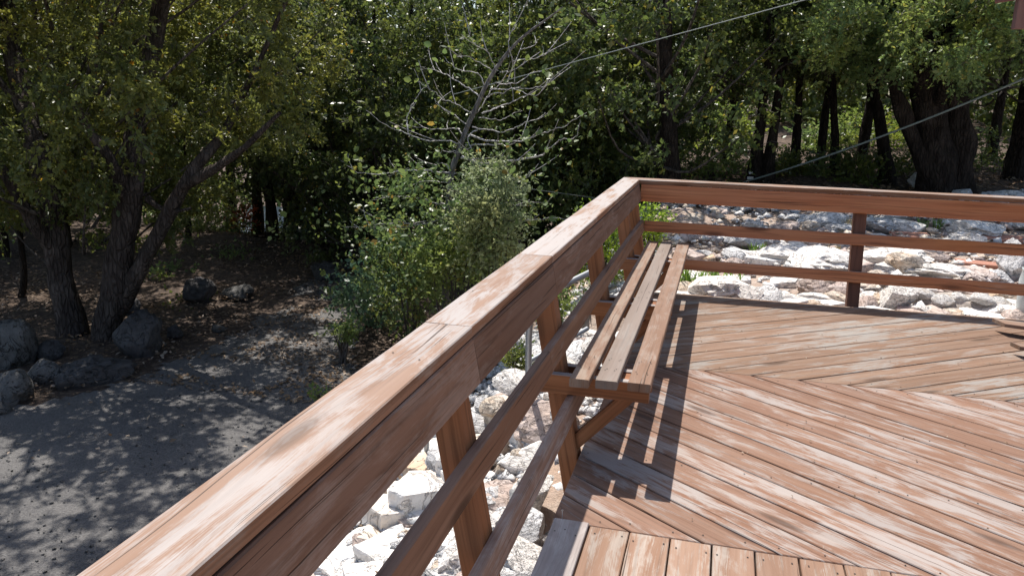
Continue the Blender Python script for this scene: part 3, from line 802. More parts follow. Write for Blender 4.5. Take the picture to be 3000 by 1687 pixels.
# terracotta pavers
def paver(px, py, Y, wpx, dpx, rz, label, th=.05, tilt=(0, 0)):
    p = ground_hit(px, py + 8); p[2] += .03; s = wpx / F_PX * np.linalg.norm(p - CAM)
    mb = MB(); plank(mb, (-s / 2, 0, 0), (s / 2, 0, 0), (0, 1, 0), dpx, th, ch=.006, seg=.05, jit=.003)
    o = mb.build('paver', M['terracotta']); o.location = tuple(p); o.rotation_euler = (tilt[0], tilt[1], rz)
    tag(o, label, 'paver', 'terracotta pavers in the rock garden'); return o
paver(2862, 776, 8.25, 96, .17, -.04, 'thick brick red paver lying level in the sandy soil', .06, (.05, .03))
paver(2665, 690, 9.9, 90, .22, .05, 'flat pinkish paver just above the middle rail, right of the post', .04, (.1, 0))
paver(2935, 700, 9.7, 100, .26, -.08, 'flat pinkish paver at the far right above the middle rail', .04, (.1, 0))
paver(2985, 655, 10.6, 90, .2, 0, 'brick red paver edge showing right under the top board', .06, (.1, 0))

# round pot whose rim shows at the right edge
p = at_y(3056, 845, 6.9)
v = []; f = []
gp = gzf(p[0], p[1]) - p[2]
prof = [(.06, gp - .02), (.11, gp), (.155, gp * .5 - .05), (.168, -.04), (.17, .05), (.155, .13), (.165, .15), (.15, .16), (.135, .13)]
tube(v, f, [(0, 0, z) for r_, z in prof], [r_ for r_, z in prof], 28)
o = link(bpy.data.objects.new('plant_pot', np_mesh('plant_pot', np.array(v), np.array(f), M['pot']))); o.location = tuple(p)
o.data.polygons.foreach_set('use_smooth', np.full(len(o.data.polygons), True))
tag(o, 'pale grey-blue round pot cut by the right edge behind the lower rail', 'pot')

# loose planks on the deck at the right edge
for (px, py, z, rz, ln_, wd, lab) in ((2922, 945, .085, -.42, .9, .12, 'brown plank end with a notched corner lying raised on the deck, farther one'),
                                     (2972, 1012, .075, -.40, .9, .08, 'brown plank end lying raised on the deck, nearer one')):
    p = at_z(px, py, z)
    root = empty('plank', (p[0], p[1], 0), lab, 'plank', 'plank ends on the deck at the right edge')
    d = np.array([math.cos(rz), math.sin(rz), 0]); nn = np.array([-d[1], d[0], 0])
    mb = MB(); plank(mb, nn * wd / 2 + np.array([0, 0, z - .012]), nn * wd / 2 + d * ln_ + np.array([0, 0, z + .02]), nn, wd, .026, ch=.003, c0=(1, .25, 0))
    mb.build('board', M['slat'], root)
    mb = MB(); plank(mb, nn * wd * .1 + d * .2 + np.array([0, 0, .019]), nn * wd * .9 + d * .2 + np.array([0, 0, .019]), d, .05, .036)
    mb.build('batten', M['rail'], root)
    mb = MB(); plank(mb, nn * wd * .1 + d * .45 + np.array([0, 0, .025]), nn * wd * .9 + d * .45 + np.array([0, 0, .025]), d, .05, .05)
    mb.build('batten', M['rail'], root)

# ------------------------------------------------------------------ stone steps and rocks on the left bank
def slab(px, py, z, w_, d_, h_, rz, label, key='slab', var=None):
    """flagstone: ragged outline, flat top, broken sides"""
    p = at_z(px, py, z); rr = random.Random(px * 3 + py)
    n = 30; V = []; F = []
    ph = rr.uniform(0, 9)
    kc = rr.choice([4, 5, 5, 6]); cor = []
    for q in range(kc):
        th = 2 * math.pi * (q + .5 + rr.uniform(-.28, .28)) / kc; r0 = rr.uniform(.95, 1.2); cor.append((math.cos(th) * r0, math.sin(th) * r0))
    out_ = []
    for i in range(n):
        u = i / n * kc; q = int(u); f_ = u - q; A_, B_ = cor[q % kc], cor[(q + 1) % kc]
        nz_ = mn.noise(Vector((u * 2.2, ph, 0))) * .07 + mn.noise(Vector((u * 7, ph, 3))) * .035
        x = A_[0] + (B_[0] - A_[0]) * f_; y = A_[1] + (B_[1] - A_[1]) * f_
        out_.append((x * (1 + nz_), y * (1 + nz_)))
    rings = [(.98, -h_, .0), (1.01, -h_ * .45, .04), (1.0, -.016, .02), (.975, -.002, 0), (.6, .004, 0)]
    tx, ty = rr.uniform(-.07, .07), rr.uniform(-.07, .07)
    for s, zz, jt in rings:
        for i in range(n):
            s1 = s + jt * mn.noise(Vector((i * .9 + ph, zz * 30, 0)))
            x = out_[i][0] * w_ / 2 * s1; y = out_[i][1] * d_ / 2 * s1
            V.append((x * math.cos(rz) - y * math.sin(rz), x * math.sin(rz) + y * math.cos(rz), zz + x * tx + y * ty + .014 * mn.noise(Vector((x * 5 + ph, y * 5, 0)))))
    for k in range(len(rings) - 1):
        for i in range(n):
            j = (i + 1) % n; F.append((k * n + i, k * n + j, (k + 1) * n + j, (k + 1) * n + i))
    F.append(tuple((len(rings) - 1) * n + i for i in range(n)))
    me = bpy.data.meshes.new('step_slab'); me.from_pydata(V, [], F); me.materials.append(M[key]); me.update()
    o = link(bpy.data.objects.new('step_slab', me)); o.location = tuple(p)
    tag(o, label, 'step', 'flagstone steps beside the deck'); return o
slab(1255, 1412, -.84, .50, .34, .16, .35, 'broad white flagstone step seen between the first post and the fascia board')
slab(1175, 1472, -.97, .48, .34, .15, .40, 'broad white flagstone step just below the broad one beside the first post')
slab(1262, 1500, -.97, .30, .22, .14, .3, 'small thick white flagstone at the right end of the lower steps')
slab(1140, 1562, -1.08, .40, .20, .10, .2, 'narrow cream flagstone at the foot of the steps', 'rock_tan')
slab(1035, 1640, -1.15, .46, .36, .13, .15, 'wide flagstone with branch shadows at the bottom of the picture')
slab(1108, 1655, -1.15, .20, .26, .12, -.3, 'small bright flagstone right of the wide bottom one')
slab(1160, 1655, -1.15, .22, .2, .12, .5, 'small greyish flagstone beside the middle rail at the bottom')
slab(1545, 1250, -.56, .36, .26, .15, .5, 'thick white flagstone step visible left of the bench post')
slab(1590, 1190, -.48, .34, .26, .14, .4, 'white flagstone step right behind the bench post')
slab(1345, 1335, -.74, .34, .24, .14, .5, 'white flagstone step between the first post and middle rail')
slab(1420, 1290, -.65, .34, .24, .14, .5, 'cream flagstone step below the metal handrail', 'rock_tan')
slab(1500, 1180, -.52, .4, .3, .16, .3, 'pale flagstone step above the middle rail beside the handrail post', 'rock_tan')
slab(1660, 1090, -.40, .4, .3, .14, .3, 'pale flagstone behind the bench, high on the bank')
GL = 'rocks on the bank left of the deck'
lb = [(1448, 1180, -.45, 90, 60, 'rock_tan', 'tan angular rock left of the handrail post'),
      (1500, 1100, -.42, 90, 46, 'rock_white', 'white rounded rock behind the handrail post'),
      (1420, 1175, -.55, 60, 50, 'rock_grey', 'dark grey rock at the foot of the handrail'),
      (1400, 1230, -.66, 120, 60, 'rock_grey', 'grey layered rock right of the first post, under the handrail'),
      (1290, 1330, -.75, 70, 60, 'rock_grey', 'grey rock behind the first post'),
      (1330, 1220, -.70, 80, 60, 'rock_white', 'white rock hidden partly by the fascia board'),
      (1520, 1330, -.55, 60, 60, 'rock_tan', 'small tan rock beside the thick flagstone step'),
      (1480, 1360, -.60, 60, 44, 'rock_tan', 'cream cube-like stone right of the first post'),
      (1455, 1440, -.62, 150, 70, 'rock_pink', 'brown layered bedrock between the rails'),
      (1560, 1420, -.45, 110, 120, 'rock_white', 'rough white bedrock under the deck edge by the bench post'),
      (1540, 1520, -.50, 130, 110, 'rock_grey', 'grey pitted bedrock under the deck corner'),
      (1460, 1540, -.60, 130, 110, 'rock_white', 'white bedrock lump between the lower rail and first post'),
      (1540, 1610, -.55, 150, 90, 'rock_white', 'lumpy white bedrock beside the silvery edge board'),
      (1500, 1670, -.60, 160, 80, 'rock_grey', 'grey-white bedrock at the bottom beside the lower rail'),
      (1400, 1640, -.75, 130, 120, 'rock_pink', 'beige bedrock between the first post and lower rail'),
      (1300, 1680, -.85, 120, 90, 'rock_tan', 'tan rock at the bottom left of the first post'),
      (1230, 1560, -.95, 80, 60, 'rock_tan', 'tan masonry stone beside the middle rail'),
      (1120, 1590, -1.1, 50, 44, 'rock_tan', 'amber rounded stone in the wall under the steps'),
      (1070, 1580, -1.1, 70, 46, 'rock_pink', 'beige stone in the wall under the steps'),
      (1190, 1580, -1.05, 90, 60, 'rock_tan', 'orange-tan stone in the wall under the narrow flagstone'),
      (1030, 1585, -1.15, 50, 44, 'rock_grey', 'grey stone at the left end of the wall under the steps'),
      (990, 1660, -1.2, 60, 50, 'rock_grey', 'grey stone left of the wide bottom flagstone'),
      (1650, 1190, -.36, 80, 70, 'rock_white', 'white rock behind the bench post, near the deck'),
      (1640, 1060, -.40, 100, 60, 'rock_white', 'white rock seen between middle rail and bench'),
      (1600, 1040, -.42, 120, 50, 'rock_grey', 'grey rock under the shrub left of the bench'),
      (1700, 970, -.38, 120, 50, 'rock_white', 'white layered rock behind the second bench support'),
      (1760, 1000, -.30, 100, 60, 'rock_white', 'white rock right under the bench slats'),
      (1660, 960, -.45, 120, 44, 'rock_grey', 'grey-white rock below the green shrub'),
      (1560, 990, -.6, 80, 40, 'rock_grey', 'pale rock left of the handrail post top'),
      (1790, 880, -.40, 80, 40, 'rock_white', 'white rock under the far end of the bench'),
      (1720, 880, -.50, 60, 40, 'rock_grey', 'grey rock behind the third post')]
for (px, py, z, wp, hp, k, lab) in lb:
    p = at_z(px, py, z); dist = np.linalg.norm(p - CAM)
    s = wp / F_PX * dist * 1.25; h = hp / F_PX * dist * 1.0
    rock(k, p[0], p[1], p[2] - .03, s, s * .85, h, lab, GL, sink=.55)
row('in the row under the left deck edge', 'rocks in the row under the left deck edge', [.9 + .42 * i for i in range(14)], lambda x: x, lambda x, y: 0, .1, .2, wk) if False else None
for i in range(15):
    y = .7 + .4 * i; x = -1.0 + random.uniform(-.12, .12); k = random.choice(wk); s = random.uniform(.36, .56)
    rock(k, x, y, gzf(x, y) - .05, s, s * .9, s * .7, f'{KW[k]} rock, {ORD[i]} from the camera under the left deck edge', 'rocks in the row under the left deck edge', sink=.35)
def ground_slab(x, y, w_, d_, h_, rz, label, key, group):
    global _slab_n
    o = slab(700 + int(abs(x) * 1000), 700 + int(y * 100), -1.0, w_, d_, h_, rz, label, key)
    o.name = 'flat_stone'; o['category'] = 'flat stone'; o['group'] = group
    o.location = (x, y, gzf(x, y) + h_ * .55); o.rotation_euler = (0, -.10 if x < -1.5 else 0, 0); return o
for r_, (x0, nm) in enumerate(((-1.38, 'inner'), (-1.72, 'middle'), (-2.05, 'outer'))):
    for i in range(13):
        y = 1.5 + .36 * i + (.18 if r_ == 1 else 0)
        k = random.choice(['slab', 'slab', 'rock_tan', 'rock_pink', 'rock_white'])
        ground_slab(x0 + random.uniform(-.06, .06), y + random.uniform(-.05, .05), random.uniform(.32, .46), random.uniform(.28, .42), random.uniform(.08, .16), random.uniform(-.6, .6),
            f'flat broken stone, {ORD[i]} from the camera in the {nm} packed row left of the deck', k, 'flat stones packed on the bank left of the deck')

for (yy_, nm) in ((6.86, 'front'), (7.55, 'second'), (8.35, 'third'), (9.3, 'fourth')):
    for i in range(9):
        x_ = -.25 + .40 * i + random.uniform(-.08, .08); w_ = random.uniform(.36, .58)
        o = ground_slab(x_, yy_ + random.uniform(-.10, .10), w_, w_ * random.uniform(.55, .8), random.uniform(.10, .17), random.uniform(-.5, .5),
            f'flat cream slab, {ORD[i]} from the left in the {nm} slab row behind the far railing', random.choice(['slab', 'slab', 'rock_white', 'rock_pink']), 'flat slabs in the rock garden')
        o.rotation_euler = (random.uniform(.02, .16), random.uniform(-.08, .08), 0)
# metal handrail beside the steps
H0 = at_y(1549, 1180, 4.75); H1 = at_y(1549, 800, 4.75)
G0 = ground_hit(1251, 1352); GY = G0[1]
hr = empty('metal_handrail', tuple(H0), 'galvanised pipe handrail standing beside the stone steps', 'handrail')
def off(p): return np.array(p) - H0
a1 = at_y(1544, 1062, 4.75); d_ = at_y(1400, 1143, 4.35) - a1
b1 = a1 + d_ / d_[1] * (GY - 4.75)
tube_obj('post', [([off(H0 - [0, 0, .3]), off((H0 + H1) / 2), off([H0[0], H0[1], .30])], [.022] * 3)], M['steel'], hr, 10)
tube_obj('post', [([off([G0[0], G0[1], G0[2] - .1]), off([G0[0], G0[1], G0[2] + .9])], [.022] * 2)], M['steel'], hr, 10)
tube_obj('rail', [([off(a1 + d_ * -.0), off(b1)], [.017] * 2)], M['steel'], hr, 10)
a2 = np.array([H0[0], H0[1], .29]); tube_obj('rail', [([off(a2), off(a2 + (b1 - a1))], [.022] * 2)], M['steel'], hr, 10)

# boulders by the tree on the left
for (px, py, Y, wp, hp, k, lab, var) in (
    (25, 985, 6.9, 170, 190, 'boulder_pale', 'tall pale pitted rock with dark holes at the left edge', 0),
    (20, 1130, 6.2, 150, 130, 'boulder_pale', 'lower pale pitted rock at the left edge beside the driveway', 1),
    (5, 1195, 5.9, 60, 50, 'boulder_pale', 'smallest grey rock at the driveway corner on the left edge', 2),
    (140, 1085, 6.9, 110, 90, 'boulder_pale', 'pale spiky rock left of the big smooth grey boulder', 2),
    (262, 1090, 6.8, 230, 105, 'boulder', 'big smooth grey boulder with a sunlit top beside the driveway', 0),
    (155, 1015, 7.6, 80, 80, 'boulder', 'dark rock just left of the oak trunks', 1),
    (400, 965, 8.0, 165, 180, 'boulder', 'large round grey boulder right of the oak trunks', 1),
    (370, 895, 8.9, 130, 60, 'boulder', 'brown topped rock behind the round grey boulder', 0),
    (580, 845, 10.0, 130, 95, 'boulder', 'dark boulder in front of the sunlit bushes', 0),
    (510, 965, 8.2, 60, 60, 'boulder', 'smaller grey rock right of the round boulder', 1),
    (470, 1005, 7.9, 36, 30, 'boulder_pale', 'small pale stone at the foot of the round boulder', 0),
    (700, 850, 11.0, 110, 50, 'boulder_pale', 'low pale rock on the leafy bank', 1),
    (950, 790, 12.6, 130, 70, 'boulder', 'dark rock on the bank below the dark trunk', 0),
    (640, 960, 9.3, 50, 26, 'boulder_pale', 'small stone among dead leaves on the path edge', 1)):
    px_rock(px, py, Y, wp, hp, k, lab, 'boulders beside the driveway', .9, var, sink=.5)
# pale concrete seen behind the trunks
p = at_z(110, 985, -1.3)

# ------------------------------------------------------------------ loose stuff
def scatter_leaves(name, pts, size, mat, flat=.35):
    n = len(pts); P = np.array(pts)
    th = rng.uniform(0, 6.28, n); a = np.stack([np.cos(th), np.sin(th), rng.normal(0, flat, n)], 1)
    b = np.stack([-np.sin(th), np.cos(th), rng.normal(0, flat, n)], 1)
    s = (size * rng.uniform(.6, 1.4, n))[:, None]
    V = np.stack([P - a * s, P - b * s * .55 + [0, 0, .006], P + a * s, P + b * s * .55 + [0, 0, .004]], 1).reshape(-1, 3)
    me = np_mesh(name, V, np.arange(4 * n).reshape(n, 4), mat)
    return link(bpy.data.objects.new(name, me))
def scatter_chips(name, pts, smin, smax, mat):
    """small broken stones: deformed octahedra in one mesh"""
    base = np.array([(1, 0, 0), (0, 1, 0), (-1, 0, 0), (0, -1, 0), (0, 0, .7), (0, 0, -.7)], float)
    tri = np.array([(0, 1, 4), (1, 2, 4), (2, 3, 4), (3, 0, 4), (1, 0, 5), (2, 1, 5), (3, 2, 5), (0, 3, 5)])
    n = len(pts); P = np.array(pts)
    B = base[None] * (1 + rng.uniform(-.35, .35, (n, 6, 3))) + rng.normal(0, .18, (n, 6, 3))
    th = rng.uniform(0, 6.28, n); c, s = np.cos(th), np.sin(th)
    X = B[:, :, 0] * c[:, None] - B[:, :, 1] * s[:, None]; Y = B[:, :, 0] * s[:, None] + B[:, :, 1] * c[:, None]
    sc = (smin + (smax - smin) * rng.uniform(0, 1, n) ** 2.5)[:, None]
    V = np.stack([X * sc, Y * sc, B[:, :, 2] * sc * .7], 2) + P[:, None, :]
    F = (tri[None] + (np.arange(n) * 6)[:, None, None]).reshape(-1, 3)
    return link(bpy.data.objects.new(name, np_mesh(name, V.reshape(-1, 3), F, mat, 3)))
pts = []
def dist_drive(x, y):
    n_ = .6 * mn.noise(Vector((x * .8, y * .8, 4)))
    return in_poly(x + n_, y + n_ * .7, DRIVE)
while len(pts) < 15000:
    x = random.uniform(-11, -1.5); y = random.uniform(3, 17)
    if dist_drive(x, y) and (random.random() > .05 or y < 4.5): continue
    if mn.noise(Vector((x * .7, y * .7, 9))) < -.25: continue
    pts.append((x, y, gzf(x, y) + .03 + .03 * random.random()))
tag(scatter_leaves('leaf_litter', pts, .024, M['litter']), kind='stuff')
pts = []
while len(pts) < 2600:
    x = random.uniform(-6.5, -2); y = random.uniform(2.5, 12)
    if not dist_drive(x, y): continue
    if mn.noise(Vector((x * .6, y * .9, 2))) < -.05: continue
    pts.append((x, y, gzf(x, y) + .022))
tag(scatter_chips('gravel', pts, .004, .016, M['boulder_pale']), kind='stuff')
pts = []
while len(pts) < 2200:
    x = random.uniform(-7, -3); y = random.uniform(6.2, 12.5)
    if not dist_drive(x, y) or mn.noise(Vector((x * 1.4, y * 1.4, 5))) < -.1: continue
    pts.append((x, y, gzf(x, y) + .028))
tag(scatter_leaves('leaf_litter', pts, .024, M['litter']), kind='stuff')
pts = []
while len(pts) < 5000:
    x = random.uniform(-2.2, 8); y = random.uniform(9, 16)
    if y < 12.5 - .3 * x and random.random() < .85: continue
    pts.append((x, y, gzf(x, y) + .03 + .04 * random.random()))
tag(scatter_leaves('leaf_litter', pts, .035, M['litter']), kind='stuff')
for (n_, lo_, hi_, mk, sd_) in ((1700, .012, .09, 'rock_white', 1), (1000, .02, .12, 'rock_pink', 4), (700, .02, .11, 'rock_tan', 7), (450, .03, .12, 'rock_grey', 9)):
    pts = []
    while len(pts) < n_:
        x = random.uniform(-1.6, 5); y = random.uniform(6.6, 13)
        if mn.noise(Vector((x * 1.1 + sd_, y * 1.1, sd_))) < -.10: continue
        pts.append((x, y, gzf(x, y) + .035))
    tag(scatter_chips('gravel', pts, lo_, hi_, M[mk]), kind='stuff')
pts = []
while len(pts) < 4200:
    x = random.uniform(-2.4, -.5); y = random.uniform(.8, 8.5)
    pts.append((x, y, gzf(x, y) + .04))
tag(scatter_chips('gravel', pts, .015, .09, M['rock_grey']), kind='stuff')
# dead leaf bits and dust on the deck
pts = []
for _ in range(260):                          # bits caught along the board gaps
    k = random.randint(-10, 14); x0 = -.016 + pitch_x * k; y = random.uniform(2.7, 6.3)
    x = x0 + abs(y - SEAM) / math.tan(A)
    if -.4 < x < 3: pts.append((x + random.uniform(-.006, .006), y, .004))
for _ in range(70):
    x = random.uniform(-.2, 2.6); y = random.uniform(2.3, 6.4); pts.append((x, y, .005))
tag(scatter_leaves('leaf_bits', pts, .0065, M['litter'], .15), kind='stuff')

# ------------------------------------------------------------------ foliage
def unit(v): return v / (np.linalg.norm(v, axis=-1, keepdims=True) + 1e-9)
def leaf_quads(P, D, size, aspect=.5, upb=.5, fold=True, jitter=.5):
    """leaves at P growing along D; numpy; returns V, F(4)"""
    n = len(P)
    D = unit(D + rng.normal(0, jitter, (n, 3)))
    up = unit(rng.normal(0, 1, (n, 3)) * (1 - upb) + np.array([0, 0, 1.0]) * upb)
    S = unit(np.cross(D, up)); N = np.cross(S, D)
    s = (size * np.clip(rng.lognormal(-.05, .38, n), .4, 2.0))[:, None]
    if fold:
        V = np.stack([P, P + D * s * .32 - S * s * aspect * .5 + N * s * .10, P + D * s * .72 - S * s * aspect * .40 + N * s * .06, P + D * s - N * s * .06,
                      P + D * s * .72 + S * s * aspect * .40 + N * s * .06, P + D * s * .32 + S * s * aspect * .5 + N * s * .10], 1).reshape(-1, 3)
        b = np.arange(n)[:, None] * 6
        F = np.concatenate([b + np.array([[0, 1, 2, 3]]), b + np.array([[0, 3, 4, 5]])], 0)
    else:
        V = np.stack([P, P + D * s * .5 - S * s * aspect * .5, P + D * s, P + D * s * .5 + S * s * aspect * .5], 1).reshape(-1, 3)
        F = np.arange(4 * n).reshape(n, 4)
    return V, F
def sprays(C, R, twigs, leaves, tl, center, out=.6, droop=.25, flat=.7):
    """for every clump centre C (radius R): twigs running outward, leaves along them -> leaf positions, directions, twig segments"""
    nC = len(C); n = nC * twigs
    c = np.repeat(C, twigs, 0); r = np.repeat(R, twigs)
    st = c + rng.normal(0, .5, (n, 3)) * r[:, None] * np.array([1, 1, flat])
    d = unit(unit(st - center) * out + unit(st - c) * .5 + rng.normal(0, .55, (n, 3)) + np.array([0, 0, -droop]))
    L = tl * rng.uniform(.5, 1.3, n)
    tt = rng.uniform(.05, 1.05, (n, leaves))
    P = st[:, None, :] + d[:, None, :] * (L[:, None] * tt)[:, :, None] + np.array([0, 0, -1.0]) * (droop * .5 * L[:, None] * tt ** 2)[:, :, None]
    side = unit(rng.normal(0, 1, (n, leaves, 3)))
    D = d[:, None, :] * .6 + side * .8
    return P.reshape(-1, 3), D.reshape(-1, 3), (st, st + d * L[:, None])
def thin_tubes(A, B, r0):
    """three-sided twigs as one mesh"""
    n = len(A); d = unit(B - A); a = unit(np.cross(d, np.array([.3, .5, .81]))); b = np.cross(d, a)
    V = []
    for q, (e, rr) in enumerate(((A, r0), ((A + B) / 2 + rng.normal(0, .02, (n, 3)), r0 * .75), (B, r0 * .4))):
        for k in range(3):
            th = 2.094 * k; V.append(e + (a * math.cos(th) + b * math.sin(th)) * rr)
    V = np.stack(V, 1)
    F = []
    for k in range(2):
        for i in range(3):
            j = (i + 1) % 3; F.append((k * 3 + i, k * 3 + j, k * 3 + 3 + j, k * 3 + 3 + i))
    F = (np.array(F)[None] + (np.arange(n) * 9)[:, None, None]).reshape(-1, 4)
    return V.reshape(-1, 3), F
def crown_mesh(name, C, R, center, mat, twigs=9, leaves=9, tl=.35, size=.06, aspect=.55, fold=False, droop=.25, upb=.5, out=.6, flat=.7):
    P, D, seg = sprays(np.array(C), np.array(R), twigs, leaves, tl, np.array(center), out, droop, flat)
    V, F = leaf_quads(P, D, size, aspect, upb, fold)
    return (V, F), seg
def ellipsoid_clumps(n, rx, rz, zc, hollow=.35, seed=0, lumps=.35):
    r_ = np.random.default_rng(seed); out = []
    while len(out) < n:
        p = r_.uniform(-1, 1, 3); q = np.linalg.norm(p)
        lim = 1 + lumps * mn.noise(Vector(p * 1.6) + Vector((seed * 3.1, 0, 0)))
        if q > lim or q < hollow: continue
        out.append((p[0] * rx, p[1] * rx, p[2] * rz + zc))
    return np.array(out)

def leafy(name, leafVF, woodVF, leafmat, woodmat):
    """foliage with its twigs as one mesh, two materials"""
    V1, F1 = leafVF; V2, F2 = woodVF
    me = np_mesh(name, np.concatenate([V1, V2]), np.concatenate([F1, F2 + len(V1)]), leafmat)
    me.materials.append(woodmat)
    mi = np.zeros(len(me.polygons), np.int32); mi[len(F1):] = 1; me.polygons.foreach_set('material_index', mi); return me
def wood_vf(seg, every, r, pths=(), ns=5):
    k = rng.choice(len(seg[0]), max(6, len(seg[0]) // every), replace=False)
    V, F = thin_tubes(seg[0][k], seg[1][k], r)
    tv = []; tf = []
    for pt, rd in pths: tube(tv, tf, pt, np.interp(np.linspace(0, 1, len(pt)), np.linspace(0, 1, len(rd)), rd), ns)
    if tv: F = np.concatenate([F, np.array(tf) + len(V)]); V = np.concatenate([V, np.array(tv)])
    return V, F
# ---- shared crown / trunk meshes for the ordinary forest trees
CROWN = {}
def make_variant(key, mat, n, seed, rx=2.0, rz=2.15, size=.056, tw=18, lv=14):
    C = ellipsoid_clumps(n, rx, rz, 2.25, .2, seed); Rr = np.random.default_rng(seed).uniform(.12, .27, n)
    me, seg = crown_mesh('crown', C, Rr, (0, 0, 1.9), mat, tw, lv, .23, size, .55)
    # limbs run from the trunk axis to clumps
    pths = []
    idx = np.random.default_rng(seed + 1).choice(n, 22, replace=False)
    for i in idx:
        z0 = max(.2, C[i][2] - 1.2 - .3 * abs(C[i][0]))
        a = np.array([0, 0, z0]); b = C[i]; mid = (a + b) / 2 + np.array([0, 0, -.15]) + rng.normal(0, .12, 3)
        pths.append((smooth_path([a, mid, b], 6), np.linspace(.026, .007, 7)))
    CROWN[key] = leafy('crown', me, wood_vf(seg, 3, .005, pths), mat, M['twig'])
for i in range(3):
    make_variant(('dark', i), M['leaf_dark'], 125, 31 + i)
    make_variant(('mid', i), M['leaf_mid'], 125, 51 + i)
make_variant(('light', 0), M['leaf_light'], 100, 71)
make_variant(('yellow', 0), M['leaf_yellow'], 100, 81)
def trunk_mesh(name, paths, mat, origin, ns=12, rough=.35):
    v = []; f = []
    for i, (pts, rad) in enumerate(paths): tube(v, f, pts, rad, ns, rough, i * 5.1 + origin[0])
    me = np_mesh(name, np.array(v) - np.array(origin), np.array(f), mat)
    me.polygons.foreach_set('use_smooth', np.full(len(me.polygons), True)); return me
GF = 'trees of the wood behind the railings'
def forest_tree(px, Y, r, bend, kind, var, sxy, sz, zlift, label, twin=None, mat='bark', py=560, group=GF, cx=0.0, cy=0.0, height=6.0):
    p = at_y(px, py, Y); x, y = p[0], p[1]; z = gzf(x, y)
    base = np.array([x, y, z - .15])
    root = empty('forest_tree', tuple(base), label, 'tree', group)
    paths = []
    for (dx, rr, bd) in ([(0, r, bend)] + ([twin] if twin else [])):
        up = gz_flat(x, y) - z
        ctrl = [base + [dx, 0, 0], base + [dx + bd * .25, .05, up + 1.0], base + [dx + bd * .7, .1, up + 2.2], base + [dx + bd, .1, up + 3.8], base + [dx + bd * 1.1, .1, up + height]]
        pts = smooth_path(ctrl, 24)
        q = np.linspace(0, 1, len(pts)); rad = rr * (1.0 - .75 * q) * (1 + .55 * np.exp(-q * 14))
        paths.append((pts, rad))
    link(bpy.data.objects.new('trunk', trunk_mesh('trunk', paths, M[mat], base)), root)
    o = link(bpy.data.objects.new('crown', CROWN[(kind, var)]), root)
    o.location = (bend * .9 + cx, .1 + cy, zlift + gz_flat(x, y) - z); o.rotation_euler = (0, 0, random.uniform(0, 6.28)); o.scale = (sxy, sxy, sz)
    return root
FT = [  # px, Y, radius, bend, kind, var, sxy, sz, crown lift, label
 (1730, 13.5, .15, -.35, 'dark', 0, 1.15, 1.15, .15, 'dark trunk rising just behind the corner of the railing'),
 (1965, 12.0, .17, -.30, 'mid', 0, 1.15, 1.15, .45, 'thick dark trunk right of the railing corner with yellowish foliage'),
 (1560, 15.5, .13, .2, 'dark', 1, 1.15, 1.2, .35, 'slim dark tree behind the leaning sapling'),
 (1450, 14.0, .12, .25, 'dark', 2, 1.15, 1.2, .2, 'dark leafy tree left of the railing corner'),
 (1250, 16.5, .13, -.2, 'dark', 0, 1.2, 1.2, .1, 'dense dark tree behind the pale sapling'),
 (1040, 15.5, .14, .2, 'dark', 1, 1.2, 1.2, .2, 'dense dark tree left of the pale sapling'),
 (852, 14.6, .22, .08, 'dark', 2, 1.15, 1.2, .9, 'wide nearly black trunk on the leafy bank'),
 (795, 13.8, .12, -.4, 'mid', 1, .95, 1.0, 1.5, 'curved leaning trunk on the leafy bank'),
 (748, 15.2, .12, .1, 'mid', 2, 1.0, 1.1, 1.7, 'straight slim trunk left of the curved one on the bank'),
 (672, 16.8, .13, .1, 'dark', 0, 1.0, 1.1, 1.9, 'trunk beside the gap where a pale wall shows'),
 (905, 15.0, .08, .25, 'dark', 1, 1.0, 1.1, .5, 'thin trunk right of the wide black trunk'),
 (540, 12.5, .05, .05, 'mid', 0, .8, .9, 2.8, 'thin upright trunk behind the dark boulder'),
 (200, 15.0, .12, -.2, 'dark', 0, 1.1, 1.2, .9, 'dark tree seen between the oak stems'),
 (90, 12.5, .11, .2, 'mid', 1, 1.1, 1.15, .8, 'green tree behind the pitted rocks at left'),
 (-60, 11.5, .16, .3, 'dark', 1, 1.1, 1.2, .8, 'dark tree cut by the left edge'),
 (2120, 16.0, .09, .1, 'mid', 2, 1.0, 1.15, 1.3, 'slim trunk left of the twin trunk with white tags'),
 (2322, 15.5, .09, -.1, 'dark', 1, 1.0, 1.1, 1.75, 'slim dark trunk right of the twin trunk with white tags'),
 (2392, 15.8, .09, .05, 'dark', 0, 1.0, 1.1, 1.8, 'straight dark trunk, second right of the twin trunk'),
 (2440, 14.8, .08, -.3, 'mid', 1, .95, 1.05, 1.7, 'crooked pale-sided trunk in the gap of the wood'),
 (2510, 17.0, .12, .15, 'dark', 2, 1.1, 1.15, 1.7, 'dim trunk far behind the crooked one'),
 (2600, 14.6, .12, -.75, 'dark', 1, 1.0, 1.1, 1.9, 'trunk leaning left beside the massive dark trunks'),
 (2965, 15.5, .19, .05, 'dark', 0, 1.1, 1.2, 1.9, 'dark straight trunk near the right edge'),
 (2885, 18.0, .12, .1, 'dark', 2, 1.1, 1.2, 1.6, 'dim slim trunk between the massive trunks and the right edge'),
 (3090, 14.0, .2, -.1, 'mid', 0, 1.1, 1.2, 1.4, 'green tree cut by the right edge'),
]
